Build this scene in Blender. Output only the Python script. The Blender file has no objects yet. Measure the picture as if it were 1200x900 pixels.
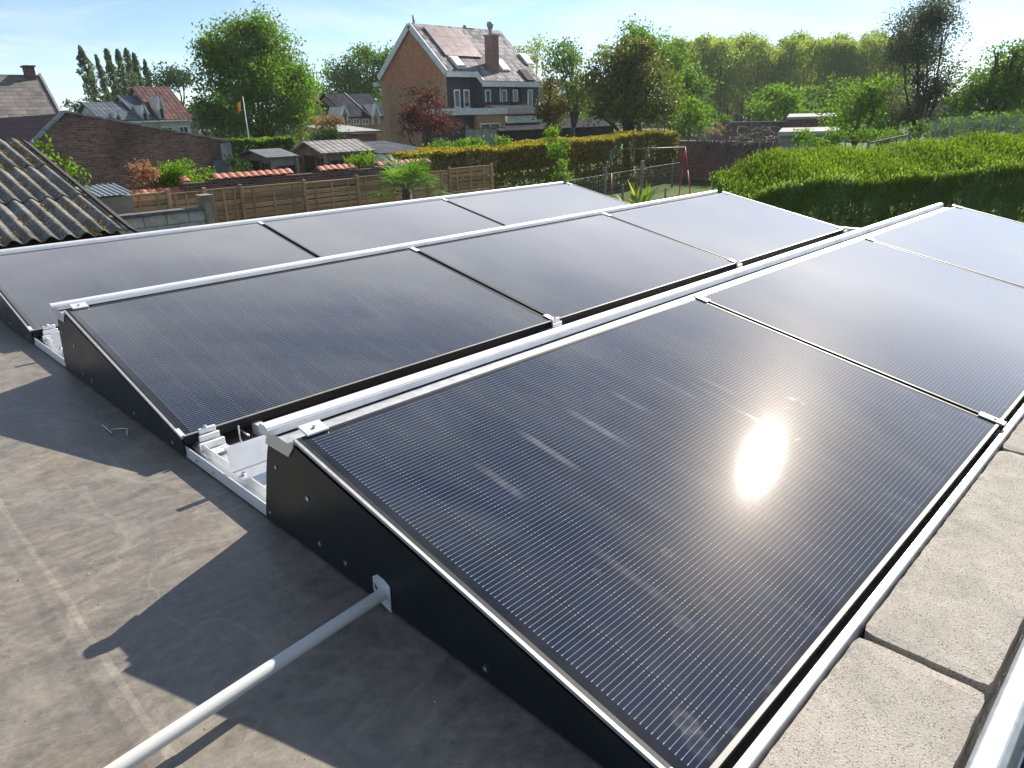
import bpy, math, random
import numpy as np
from mathutils import Vector, Matrix

SC = bpy.context.scene
COL = SC.collection
R = math.radians
# ---------------------------------------------------------------- camera
CAM = Vector((-0.7231, -0.3640, 1.0317))
F_PX = 831.81
RIGHT = Vector((0.70307586, -0.71068451, -0.02473561))
UP = Vector((0.2678465, 0.2324358, 0.93500366))
FWD = Vector((0.65874318, 0.66400385, -0.35377436))
cam_data = bpy.data.cameras.new('camera')
cam_data.sensor_width = 36.0
cam_data.lens = F_PX / 1200.0 * 36.0
cam_data.clip_start = 0.02
cam_data.clip_end = 6000.0
cam = bpy.data.objects.new('camera', cam_data)
COL.objects.link(cam)
cam.matrix_world = Matrix(((RIGHT.x, UP.x, -FWD.x, CAM.x),
                           (RIGHT.y, UP.y, -FWD.y, CAM.y),
                           (RIGHT.z, UP.z, -FWD.z, CAM.z),
                           (0, 0, 0, 1)))
SC.camera = cam
# ---------------------------------------------------------------- sky and sun
SUN_AZ = R(79.25)      # from +Y towards +X
SUN_EL = R(33.2)
world = bpy.data.worlds.new('World')
SC.world = world
world.use_nodes = True
wn = world.node_tree.nodes
wl = world.node_tree.links
wn.clear()
w_out = wn.new('ShaderNodeOutputWorld')
w_bg = wn.new('ShaderNodeBackground')
w_sky = wn.new('ShaderNodeTexSky')
w_sky.sky_type = 'NISHITA'
w_sky.sun_disc = False
w_sky.sun_elevation = SUN_EL
w_sky.sun_rotation = SUN_AZ
w_sky.air_density = 0.7
w_sky.dust_density = 0.03
w_sky.ozone_density = 2.0
w_bg.inputs['Strength'].default_value = 0.074
# thin streaky cloud, the same all over the dome
w_tc = wn.new('ShaderNodeTexCoord')
w_map = wn.new('ShaderNodeMapping')
w_map.inputs['Rotation'].default_value = (0, 0, R(-35))
w_map.inputs['Scale'].default_value = (1.2, 1.2, 6.5)
w_n = wn.new('ShaderNodeTexNoise')
w_n.inputs['Scale'].default_value = 2.6
w_n.inputs['Detail'].default_value = 7.0
w_n.inputs['Roughness'].default_value = 0.62
w_n.inputs['Distortion'].default_value = 0.5
w_ramp = wn.new('ShaderNodeValToRGB')
w_ramp.color_ramp.elements[0].position = 0.42
w_ramp.color_ramp.elements[0].color = (0, 0, 0, 1)
w_ramp.color_ramp.elements[1].position = 0.78
w_ramp.color_ramp.elements[1].color = (0.75, 0.75, 0.75, 1)
w_mix = wn.new('ShaderNodeMixRGB')
w_mix.inputs['Color2'].default_value = (6.9, 7.4, 7.9, 1)
wl.new(w_tc.outputs['Generated'], w_map.inputs['Vector'])
wl.new(w_map.outputs['Vector'], w_n.inputs['Vector'])
wl.new(w_n.outputs['Fac'], w_ramp.inputs['Fac'])
wl.new(w_ramp.outputs['Color'], w_mix.inputs['Fac'])
wl.new(w_sky.outputs['Color'], w_mix.inputs['Color1'])
wl.new(w_mix.outputs['Color'], w_bg.inputs['Color'])
wl.new(w_bg.outputs['Background'], w_out.inputs['Surface'])

sun_vec = Vector((math.sin(SUN_AZ) * math.cos(SUN_EL), math.cos(SUN_AZ) * math.cos(SUN_EL), math.sin(SUN_EL)))
sun_data = bpy.data.lights.new('sun', 'SUN')
sun_data.energy = 5.0
sun_data.angle = R(0.53)
sun_data.color = (1.0, 0.94, 0.84)
sun = bpy.data.objects.new('sun', sun_data)
COL.objects.link(sun)
sun.rotation_euler = sun_vec.to_track_quat('Z', 'Y').to_euler()

SC.view_settings.view_transform = 'Standard'
SC.view_settings.look = 'None'
SC.view_settings.exposure = 1.08
SC.view_settings.gamma = 1.0
SC.view_settings.use_curve_mapping = False
SC.cycles.max_bounces = 8
SC.cycles.transparent_max_bounces = 12
SC.cycles.sample_clamp_indirect = 6.0

# ---------------------------------------------------------------- helpers
ZG = -2.6              # garden level; the flat roof lies at z = 0


def ray(px, py):
    d = FWD + RIGHT * ((px - 600) / F_PX) - UP * ((py - 450) / F_PX)
    return d


def at_y(px, py, y):
    d = ray(px, py)
    return CAM + d * ((y - CAM.y) / d.y)


def at_x(px, py, x):
    d = ray(px, py)
    return CAM + d * ((x - CAM.x) / d.x)


def at_z(px, py, z):
    d = ray(px, py)
    return CAM + d * ((z - CAM.z) / d.z)


def at_d(px, py, dist):
    d = ray(px, py)
    h = math.hypot(d.x, d.y)
    return CAM + d * (dist / h)


class MB:
    """collects faces for one mesh object (world coordinates)"""

    def __init__(self):
        self.v = []
        self.f = []
        self.smooth = []

    def add(self, verts, faces, smooth=False):
        o = len(self.v)
        self.v += [tuple(p) for p in verts]
        self.f += [tuple(i + o for i in fc) for fc in faces]
        self.smooth += [smooth] * len(faces)
        return self

    def box(self, x0, x1, y0, y1, z0, z1, M=None):
        vs = [Vector((x, y, z)) for z in (z0, z1) for y in (y0, y1) for x in (x0, x1)]
        if M is not None:
            vs = [M @ p for p in vs]
        return self.add(vs, [(0, 2, 3, 1), (4, 5, 7, 6), (0, 1, 5, 4), (2, 6, 7, 3), (0, 4, 6, 2), (1, 3, 7, 5)])

    def bar(self, a, b, w, h, up=Vector((0, 0, 1))):
        a = Vector(a); b = Vector(b)
        d = (b - a).normalized()
        s = d.cross(up)
        if s.length < 1e-5:
            s = d.cross(Vector((1, 0, 0)))
        s.normalize()
        u = s.cross(d)
        vs = []
        for p in (a, b):
            for i, j in ((-1, -1), (1, -1), (1, 1), (-1, 1)):
                vs.append(p + s * (i * w / 2) + u * (j * h / 2))
        return self.add(vs, [(0, 1, 2, 3), (7, 6, 5, 4), (0, 4, 5, 1), (1, 5, 6, 2), (2, 6, 7, 3), (3, 7, 4, 0)])

    def tube(self, pts, rad, n=8, cap=True):
        pts = [Vector(p) for p in pts]
        if not hasattr(rad, '__len__'):
            rad = [rad] * len(pts)
        vs = []
        ref = Vector((0.3, 0.2, 1))
        for i, p in enumerate(pts):
            d = (pts[min(i + 1, len(pts) - 1)] - pts[max(i - 1, 0)])
            if d.length < 1e-9:
                d = Vector((0, 0, 1))
            d.normalize()
            s = d.cross(ref)
            if s.length < 1e-3:
                s = d.cross(Vector((1, 0, 0)))
            s.normalize()
            u = s.cross(d)
            for k in range(n):
                a = 2 * math.pi * k / n
                vs.append(p + (s * math.cos(a) + u * math.sin(a)) * rad[i])
        fs = []
        for i in range(len(pts) - 1):
            for k in range(n):
                k2 = (k + 1) % n
                fs.append((i * n + k, i * n + k2, (i + 1) * n + k2, (i + 1) * n + k))
        o = len(self.v)
        self.add(vs, fs, True)
        if cap:
            L = (len(pts) - 1) * n
            self.f.append(tuple(o + k for k in reversed(range(n)))); self.smooth.append(False)
            self.f.append(tuple(o + L + k for k in range(n))); self.smooth.append(False)
        return self

    def prism(self, poly, a, b):
        """poly: list of 3D points in a plane, extruded from offset a to offset b (vectors)"""
        a = Vector(a); b = Vector(b)
        n = len(poly)
        vs = [Vector(p) + a for p in poly] + [Vector(p) + b for p in poly]
        fs = [tuple(range(n)), tuple(reversed(range(n, 2 * n)))]
        for i in range(n):
            j = (i + 1) % n
            fs.append((i, i + n, j + n, j))
        return self.add(vs, fs)

    def build(self, name, material, parent=None, bevel=0.0, root=None, seg=1):
        me = bpy.data.meshes.new(name)
        off = Vector((0, 0, 0))
        rt = parent
        while rt is not None:
            off = off + rt.location
            rt = rt.parent
        me.from_pydata([tuple(Vector(p) - off) for p in self.v], [], self.f)
        me.polygons.foreach_set('use_smooth', self.smooth)
        me.update()
        import bmesh
        bm = bmesh.new(); bm.from_mesh(me)
        bmesh.ops.recalc_face_normals(bm, faces=bm.faces)
        bm.to_mesh(me); bm.free()
        me.materials.append(material)
        o = bpy.data.objects.new(name, me)
        COL.objects.link(o)
        if parent is not None:
            o.parent = parent
        if bevel > 0:
            m = o.modifiers.new('edge', 'BEVEL')
            m.width = bevel
            m.segments = seg
            m.limit_method = 'ANGLE'
        return o


def tag(o, label=None, cat=None, group=None, kind=None):
    if label: o['label'] = label
    if cat: o['category'] = cat
    if group: o['group'] = group
    if kind: o['kind'] = kind
    return o


def thing(name, loc, label, cat, group=None):
    o = bpy.data.objects.new(name, None)
    o.empty_display_size = 0.2
    COL.objects.link(o)
    o.location = loc
    return tag(o, label, cat, group)


def copy_tree(o, parent=None):
    c = o.copy()
    COL.objects.link(c)
    c.parent = parent
    for ch in list(o.children):
        copy_tree(ch, c)
    return c


def piece(src, loc, rot=None, scale=None):
    """another object with the same mesh data under the same parent"""
    c = src.copy()
    COL.objects.link(c)
    c.location = loc
    if rot is not None: c.rotation_euler = rot
    if scale is not None: c.scale = scale
    return c


# ---------------------------------------------------------------- materials
class NT:
    def __init__(self, name):
        self.m = bpy.data.materials.new(name)
        self.m.use_nodes = True
        self.n = self.m.node_tree.nodes
        self.l = self.m.node_tree.links
        self.b = self.n.get('Principled BSDF')
        self.out = self.n.get('Material Output')

    def node(self, t, **kw):
        nd = self.n.new(t)
        for k, v in kw.items():
            if hasattr(nd, k) and k not in nd.inputs:
                setattr(nd, k, v)
            else:
                nd.inputs[k].default_value = v
        return nd

    def link(self, a, b):
        self.l.new(a, b)

    def math(self, op, a, b=None, clamp=False):
        nd = self.n.new('ShaderNodeMath'); nd.operation = op; nd.use_clamp = clamp
        for i, v in enumerate((a, b)):
            if v is None: continue
            if isinstance(v, (int, float)): nd.inputs[i].default_value = v
            else: self.l.new(v, nd.inputs[i])
        return nd.outputs[0]

    def noise(self, vec, scale, detail=5, rough=0.55, dist=0.0):
        nd = self.node('ShaderNodeTexNoise', Scale=scale, Detail=detail, Roughness=rough, Distortion=dist)
        self.l.new(vec, nd.inputs['Vector'])
        return nd.outputs['Fac']

    def ramp(self, fac, stops):
        nd = self.n.new('ShaderNodeValToRGB')
        el = nd.color_ramp.elements
        while len(el) < len(stops): el.new(0.5)
        for e, (p, c) in zip(el, stops):
            e.position = p
            e.color = (c, c, c, 1) if isinstance(c, (int, float)) else (c[0], c[1], c[2], 1)
        self.l.new(fac, nd.inputs['Fac'])
        return nd.outputs['Color']

    def mix(self, fac, a, b, mode='MIX'):
        nd = self.n.new('ShaderNodeMixRGB'); nd.blend_type = mode
        for k, v in (('Fac', fac), ('Color1', a), ('Color2', b)):
            if isinstance(v, (int, float)): nd.inputs[k].default_value = v
            elif isinstance(v, tuple): nd.inputs[k].default_value = (v[0], v[1], v[2], 1)
            else: self.l.new(v, nd.inputs[k])
        return nd.outputs['Color']

    def pos(self):
        return self.n.new('ShaderNodeNewGeometry').outputs['Position']

    def obj(self):
        return self.n.new('ShaderNodeTexCoord').outputs['Object']

    def scaled(self, vec, s):
        nd = self.n.new('ShaderNodeMapping'); nd.inputs['Scale'].default_value = s
        self.l.new(vec, nd.inputs['Vector'])
        return nd.outputs['Vector']

    def xyz(self, vec):
        nd = self.n.new('ShaderNodeSeparateXYZ'); self.l.new(vec, nd.inputs[0])
        return nd.outputs

    def comb(self, x, y, z=0.0):
        nd = self.n.new('ShaderNodeCombineXYZ')
        for i, v in enumerate((x, y, z)):
            if isinstance(v, (int, float)): nd.inputs[i].default_value = v
            else: self.l.new(v, nd.inputs[i])
        return nd.outputs[0]

    def bump(self, h, strength=0.3, dist=0.01):
        nd = self.node('ShaderNodeBump', Strength=strength, Distance=dist)
        self.l.new(h, nd.inputs['Height'])
        self.l.new(nd.outputs['Normal'], self.b.inputs['Normal'])

    def set(self, color=None, rough=None, metal=None, spec=None, ior=None):
        b = self.b.inputs
        if color is not None:
            if isinstance(color, tuple): b['Base Color'].default_value = (*color, 1)
            else: self.l.new(color, b['Base Color'])
        if rough is not None:
            if isinstance(rough, (int, float)): b['Roughness'].default_value = rough
            else: self.l.new(rough, b['Roughness'])
        if metal is not None: b['Metallic'].default_value = metal
        if spec is not None: b['Specular IOR Level'].default_value = spec
        if ior is not None: b['IOR'].default_value = ior
        return self.m


def m_noise(name, c1, c2, scale=6.0, rough=0.7, bump=0.0, bscale=None, metal=0.0, spec=0.4, stops=(0.35, 0.65), detail=6):
    t = NT(name)
    p = t.pos()
    f = t.noise(p, scale, detail)
    c = t.ramp(f, [(stops[0], c1), (stops[1], c2)])
    if bump > 0:
        t.bump(t.noise(p, bscale or scale * 3, 4), bump, 0.02)
    return t.set(c, rough, metal, spec)


def m_brick(name, c1, c2, mortar, bw=0.22, bh=0.075, rough=0.85, dirt=0.5, dirtcol=(0.05, 0.045, 0.04), patch=0.9):
    t = NT(name)
    p = t.pos()
    x, y, z = t.xyz(p)
    v = t.comb(t.math('ADD', x, y), z)
    b = t.node('ShaderNodeTexBrick', Scale=1.0)
    b.inputs['Brick Width'].default_value = bw
    b.inputs['Row Height'].default_value = bh
    b.inputs['Mortar Size'].default_value = 0.008
    b.inputs['Mortar Smooth'].default_value = 0.3
    b.inputs['Bias'].default_value = 0.0
    b.inputs['Color1'].default_value = (*c1, 1)
    b.inputs['Color2'].default_value = (*c2, 1)
    b.inputs['Mortar'].default_value = (*mortar, 1)
    t.link(v, b.inputs['Vector'])
    n1 = t.noise(p, patch, 6, 0.65)
    n2 = t.noise(t.scaled(p, (4, 4, 9)), 1.6, 5, 0.75)
    c = t.mix(t.math('MULTIPLY', t.ramp(n1, [(0.45, 0.0), (0.7, 1.0)]), dirt), b.outputs['Color'], dirtcol)
    c = t.mix(0.6, c, t.ramp(n2, [(0.3, 0.3), (0.7, 1.8)]), 'MULTIPLY')
    t.bump(b.outputs['Fac'], -0.4, 0.01)
    return t.set(c, rough, 0, 0.2)


def m_tiles(name, c1, c2, axis='x', tw=0.24, th=0.22, rough=0.7, depth=0.5, spec=0.3, wave=True, mott=0.38):
    """roof covering of small tiles: columns across, courses by height"""
    t = NT(name)
    p = t.pos()
    x, y, z = t.xyz(p)
    a = x if axis == 'x' else y
    cu = t.math('MULTIPLY', a, 1.0 / tw)
    cv = t.math('MULTIPLY', z, 1.0 / th)
    row = t.math('FRACT', cv)
    col = t.math('ABSOLUTE', t.math('SINE', t.math('MULTIPLY', cu, math.pi)))
    idn = t.node('ShaderNodeTexWhiteNoise', noise_dimensions='2D')
    t.link(t.comb(t.math('FLOOR', cu), t.math('FLOOR', cv)), idn.inputs['Vector'])
    n = t.noise(p, 0.7, 5, 0.6)
    k = t.math('ADD', t.math('MULTIPLY', idn.outputs['Value'], mott), t.math('MULTIPLY', t.math('ADD', n, t.math('SUBTRACT', t.noise(p, 9.0, 4, .7), .5)), 0.62))
    c = t.ramp(k, [(0.2, c1), (0.8, c2)])
    h = t.math('ADD', t.math('MULTIPLY', col, 0.6 if wave else 0.1), t.math('SUBTRACT', 1.0, row))
    c = t.mix(t.math('LESS_THAN', row, 0.12), c, t.mix(0.5, c, (0.01, 0.01, 0.01)))
    t.bump(h, depth, 0.05)
    return t.set(c, rough, 0, spec)


def m_leaf(name, dark, light, trans=0.35, rough=0.5, tint=None):
    """leaf colour spread per leaf by the 'rnd' attribute, part of the light passes through"""
    t = NT(name)
    at = t.node('ShaderNodeAttribute', attribute_name='rnd')
    stops = [(0.0, dark), (1.0, light)]
    if tint is not None:
        stops = [(0.0, dark), (0.72, light), (1.0, tint)]
    n = t.noise(t.pos(), 0.35, 3)
    f = t.math('ADD', t.math('MULTIPLY', at.outputs['Fac'], 0.75), t.math('MULTIPLY', t.math('SUBTRACT', n, 0.35), 0.8), True)
    c = t.ramp(f, stops)
    t.set(c, rough + .15, 0, 0.08)
    tr = t.node('ShaderNodeBsdfTranslucent')
    t.link(t.mix(1.0, c, (1.15, 1.25, 0.55), 'MULTIPLY'), tr.inputs['Color'])
    ms = t.node('ShaderNodeMixShader', Fac=trans)
    t.link(t.b.outputs[0], ms.inputs[1]); t.link(tr.outputs[0], ms.inputs[2])
    t.link(ms.outputs[0], t.out.inputs['Surface'])
    return t.m


def m_plain(name, c, rough=0.5, metal=0.0, spec=0.5, var=0.12, scale=25.0):
    t = NT(name)
    n = t.noise(t.pos(), scale, 4)
    col = t.ramp(n, [(0.3, tuple(k * (1 - var) for k in c)), (0.7, tuple(min(1.0, k * (1 + var)) for k in c))])
    rr = t.ramp(n, [(0.2, max(0.02, rough * 0.85)), (0.8, min(1.0, rough * 1.15))])
    return t.set(col, rr, metal, spec)
# ================================================================ foreground: flat roof and solar array
W = 1.8267; H = 1.134; TILT = 0.21075; PROW = 1.8874; Z0 = 0.08
CT, ST = math.cos(TILT), math.sin(TILT)
NROW, NCOL = 3, 3
X_END = NCOL * W - 0.02

M_alu = m_plain('aluminium', (0.66, 0.67, 0.69), 0.42, 0.8, 0.5, 0.06, 40)
def m_extrusion(name, base, rough, metal):
    t = NT(name)
    p = t.pos()
    g = t.noise(t.scaled(p, (1.5, 60, 60)), 4.0, 4, 0.6)
    d = t.noise(p, 7.0, 6, 0.65)
    s = t.noise(p, 90.0, 2, 0.5)
    c = t.ramp(g, [(0.3, tuple(k * 0.86 for k in base)), (0.7, base)])
    c = t.mix(t.math('MULTIPLY', t.ramp(d, [(0.5, 0.0), (0.75, 1.0)]), 0.45), c, (0.42, 0.40, 0.37))
    c = t.mix(t.math('MULTIPLY', t.ramp(s, [(0.7, 0.0), (0.75, 1.0)]), 0.5), c, (0.2, 0.19, 0.17))
    t.bump(g, 0.15, 0.001)
    return t.set(c, t.ramp(d, [(0.3, rough), (0.75, min(1, rough * 1.5))]), metal, 0.5)


M_alu_bright = m_extrusion('bright_aluminium', (0.82, 0.83, 0.84), 0.40, 0.55)
M_alu_dull = m_plain('dull_aluminium', (0.55, 0.55, 0.56), 0.5, 0.7, 0.5, 0.1, 30)
M_steel = m_plain('screw_steel', (0.62, 0.62, 0.6), 0.3, 1.0, 0.5, 0.1, 200)
M_black = m_plain('black_coated_sheet', (0.009, 0.013, 0.015), 0.38, 0.0, 0.35, 0.15, 9)
M_frame = m_plain('black_anodised_frame', (0.014, 0.014, 0.016), 0.5, 0.0, 0.3, 0.1, 60)
M_lip = m_plain('frame_lip', (0.22, 0.215, 0.205), 0.55, 0.3, 0.4, 0.1, 60)
M_trim = m_plain('edge_trim_grey', (0.40, 0.40, 0.40), 0.5, 0.5, 0.4, 0.08, 50)
M_pipe = m_plain('grey_plastic_pipe', (0.52, 0.52, 0.49), 0.45, 0.0, 0.4, 0.05, 12)
M_white = m_plain('white_plastic', (0.75, 0.76, 0.77), 0.5, 0.0, 0.4, 0.04, 12)


def glass_material(name, streaks=()):
    t = NT(name)
    o = t.obj()
    x, y, z = t.xyz(o)
    mx = 0.03                                   # black border left and right
    cell = (H - 0.036) / 6.0
    hx = (W - 0.02 - 2 * mx) / 18.0
    v = t.math('DIVIDE', t.math('SUBTRACT', y, 0.018), cell)
    u = t.math('DIVIDE', t.math('SUBTRACT', x, mx), hx)
    fv = t.math('FRACT', v)
    fu = t.math('FRACT', u)
    inside = t.math('MULTIPLY', t.math('MULTIPLY', t.math('GREATER_THAN', u, 0.0), t.math('LESS_THAN', u, 18.0)),
                    t.math('MULTIPLY', t.math('GREATER_THAN', v, 0.0), t.math('LESS_THAN', v, 6.0)))
    # sixteen wires along each cell
    b = t.math('FRACT', t.math('ADD', t.math('MULTIPLY', fv, 16.0), 0.0))
    bd = t.math('ABSOLUTE', t.math('SUBTRACT', b, 0.5))
    wire = t.math('LESS_THAN', bd, 0.036)
    # wires end short of the cell edge and carry brighter pads
    ud = t.math('ABSOLUTE', t.math('SUBTRACT', fu, 0.5))
    not_gap = t.math('LESS_THAN', ud, 0.485)
    pad = t.math('MULTIPLY', t.math('LESS_THAN', bd, 0.07), t.math('MULTIPLY', t.math('GREATER_THAN', ud, 0.43), t.math('LESS_THAN', ud, 0.485)))
    lines = t.math('MULTIPLY', t.math('MAXIMUM', wire, pad), t.math('MULTIPLY', inside, not_gap))
    vd = t.math('ABSOLUTE', t.math('SUBTRACT', fv, 0.5))
    gap = t.math('MAXIMUM', t.math('GREATER_THAN', vd, 0.492), t.math('GREATER_THAN', ud, 0.485))
    # cell tone differs a little from cell to cell
    wnz = t.node('ShaderNodeTexWhiteNoise', noise_dimensions='3D')
    rp = t.node('ShaderNodeObjectInfo')
    t.link(t.comb(t.math('FLOOR', u), t.math('FLOOR', v), rp.outputs['Random']), wnz.inputs['Vector'])
    cellc = t.mix(wnz.outputs['Value'], (0.006, 0.010, 0.021), (0.009, 0.015, 0.031))
    c = t.mix(t.math('MULTIPLY', gap, inside), cellc, (0.006, 0.007, 0.010))
    c = t.mix(t.math('SUBTRACT', 1.0, inside), c, (0.007, 0.008, 0.010))
    c = t.mix(t.math('MULTIPLY', lines, 0.62), c, (0.42, 0.44, 0.47))
    # dust film, wiped marks, specks
    p = t.pos()
    film = t.noise(t.scaled(o, (1.0, 1.6, 1)), 1.7, 6, 0.6, 0.4)
    smear = t.noise(t.scaled(o, (7.0, 1.6, 1.0)), 1.6, 5, 0.6, 0.8)
    blot = t.noise(o, 6.5, 3, 0.5, 1.2)
    speck = t.noise(p, 190.0, 2, 0.5)
    dust = t.math('MULTIPLY', t.ramp(film, [(0.35, 0.0), (0.75, 1.0)]), 0.010)
    dust = t.math('ADD', dust, t.math('MULTIPLY', t.ramp(smear, [(0.64, 0.0), (0.78, 1.0)]), 0.045))
    dust = t.math('ADD', dust, t.math('MULTIPLY', t.ramp(blot, [(0.70, 0.0), (0.78, 1.0)]), 0.07))
    dust = t.math('ADD', dust, t.math('MULTIPLY', t.ramp(speck, [(0.74, 0.0), (0.8, 1.0)]), 0.10))
    for (su, sv, ln, wd, amt) in streaks:
        dx = t.math('ABSOLUTE', t.math('SUBTRACT', x, su))
        dy = t.math('ABSOLUTE', t.math('SUBTRACT', y, sv))
        if abs(ln - wd) < 1e-6:          # round dried drops: soft ring
            rr_ = t.math('SQRT', t.math('ADD', t.math('POWER', t.math('DIVIDE', dx, wd), 2.0), t.math('POWER', t.math('DIVIDE', dy, ln * 1.4), 2.0)))
            rr_ = t.math('ADD', rr_, t.math('MULTIPLY', t.math('SUBTRACT', t.noise(o, 55.0, 3, 0.6), 0.5), 1.1))
            e = t.ramp(rr_, [(0.2, 0.35), (0.7, 1.0), (1.0, 0.0)])
        else:
            e = t.math('MULTIPLY', t.ramp(t.math('DIVIDE', dx, wd), [(0.35, 1.0), (1.0, 0.0)]),
                       t.ramp(t.math('DIVIDE', dy, ln), [(0.45, 1.0), (1.0, 0.0)]))
        e = t.math('MULTIPLY', e, t.ramp(t.noise(o, 22.0, 4, 0.6), [(0.25, 0.35), (0.65, 1.0)]))
        dust = t.math('ADD', dust, t.math('MULTIPLY', e, amt))
    # reflected sky painted in as dust-coloured film, denser the flatter one looks across
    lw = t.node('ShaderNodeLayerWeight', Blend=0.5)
    sky_sheen = t.math('MINIMUM', t.math('MULTIPLY', t.math('POWER', lw.outputs['Facing'], 8.0), 6.5), 0.56)
    dust_and_sheen = t.math('ADD', dust, sky_sheen, True)
    c = t.mix(dust_and_sheen, c, (0.63, 0.605, 0.57))
    rr = t.math('ADD', 0.033, t.math('MULTIPLY', dust, 0.4))
    t.set(c, rr, 0.0, 0.5, 1.62)
    # very weak broad sheen of the prismatic glass surface
    gl = t.node('ShaderNodeBsdfGlossy', Roughness=0.3, Color=(0.95, 0.84, 0.72, 1))
    ms = t.node('ShaderNodeMixShader', Fac=0.0035)
    t.link(t.b.outputs[0], ms.inputs[1]); t.link(gl.outputs[0], ms.inputs[2])
    t.link(ms.outputs[0], t.out.inputs['Surface'])
    return t.m


def on_panel(px, py):
    """row A panel coordinates (along, up the slope) under a pixel of the photograph"""
    d = ray(px, py)
    n = Vector((0, -ST, CT))
    o0 = Vector((0, 0, Z0))
    p = CAM + d * ((o0 - CAM).dot(n) / d.dot(n)) - o0
    return p.x, p.y * CT + p.z * ST


STREAKS = []
for (ax, ay, bx, by, amt) in ((608, 505, 680, 550, .13), (664, 480, 736, 520, .13), (560, 545, 615, 583, .10), (716, 458, 760, 482, .08),
                              (762, 438, 820, 470, .06), (690, 640, 800, 715, .05), (820, 440, 860, 462, .05)):
    a = on_panel(ax, ay); b_ = on_panel(bx, by)
    STREAKS.append(((a[0] + b_[0]) / 2, (a[1] + b_[1]) / 2, abs(a[1] - b_[1]) / 2 + .02, .016, amt))
for (cx_, cy_, s_, amt) in ((782, 648, .014, .05), (802, 730, .02, .055), (803, 845, .022, .07), (820, 872, .025, .05), (830, 700, .012, .04),
                            (1050, 605, .014, .05), (700, 670, .01, .06)):
    a = on_panel(cx_, cy_)
    STREAKS.append((a[0], a[1], s_, s_, amt))
M_glass = glass_material('solar_glass')
M_glass_marked = glass_material('solar_glass_wiped', STREAKS)

# ---- the panel
WP = W - 0.02
pan = thing('solar_panel', (0, 0, Z0), '', 'solar panel', 'solar panels in three tilted rows on the flat roof')
pan.rotation_euler = (TILT, 0, 0)


def local(mb, name, material, parent, bevel=0.0):
    o = mb.build(name, material, None, bevel)
    o.parent = parent
    return o


local(MB().box(0.010, WP - 0.010, 0.010, H - 0.010, -0.006, -0.0012), 'glass', M_glass, pan)
for (x0, x1, y0, y1) in ((0, WP, 0, 0.011), (0, WP, H - 0.011, H), (0, 0.011, 0.011, H - 0.011), (WP - 0.011, WP, 0.011, H - 0.011)):
    fb = local(MB().box(x0, x1, y0, y1, -0.035, 0.0), 'frame_bar', M_frame, pan, 0.0008)
    if y1 < 0.02:
        local(MB().box(x0, x1, 0.0005, y1 - 0.0015, 0.0001, 0.0012), 'frame_lip', M_lip, fb)
    if y0 > 0.5:
        pass
LAB = {(0, 0): 'solar panel with the bright sun glare, beside the grey conduit and kerb stones',
       (0, 1): 'middle solar panel of the row next to the concrete kerb stones',
       (0, 2): 'last solar panel of the kerb stone row, ending before the clipped conifer hedge',
       (1, 0): 'solar panel in the middle row whose black side plate faces the open roof',
       (1, 1): 'centre panel of the nine, with a neighbouring panel on every side',
       (1, 2): 'middle row solar panel at the end towards the conifer hedge',
       (2, 0): 'solar panel in front of the mossy corrugated roof',
       (2, 1): 'solar panel in front of the woven timber fence, between two others of its row',
       (2, 2): 'end solar panel in front of the palm and brown beech hedge'}
for r_ in range(NROW):
    for c_ in range(NCOL):
        o = pan if (r_, c_) == (0, 0) else copy_tree(pan)
        o.location = (c_ * W, r_ * PROW, Z0)
        o['label'] = LAB[(r_, c_)]
g0 = [c for c in pan.children if c.name.startswith('glass')][0]
g0.data = g0.data.copy()
g0.data.materials[0] = M_glass_marked

# ---- the mounting frame under and behind the panels
mf = thing('mounting_frame', (0, 0, 0), 'aluminium mounting frame with black side plates carrying the solar panels on the flat roof', 'mounting frame')
SLOPE = Matrix.Rotation(TILT, 4, 'X')


def arc_profile(y0):
    """black end plate outline seen from the side: low in front, rounded at the back"""
    pts = [(0.0, 0.012), (0.0, 0.066), (1.105, 0.297), (1.215, 0.297), (1.235, 0.29), (1.262, 0.235), (1.283, 0.18), (1.302, 0.12), (1.322, 0.06), (1.335, 0.012)]
    return [(y0 + a, b) for a, b in pts]


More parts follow.
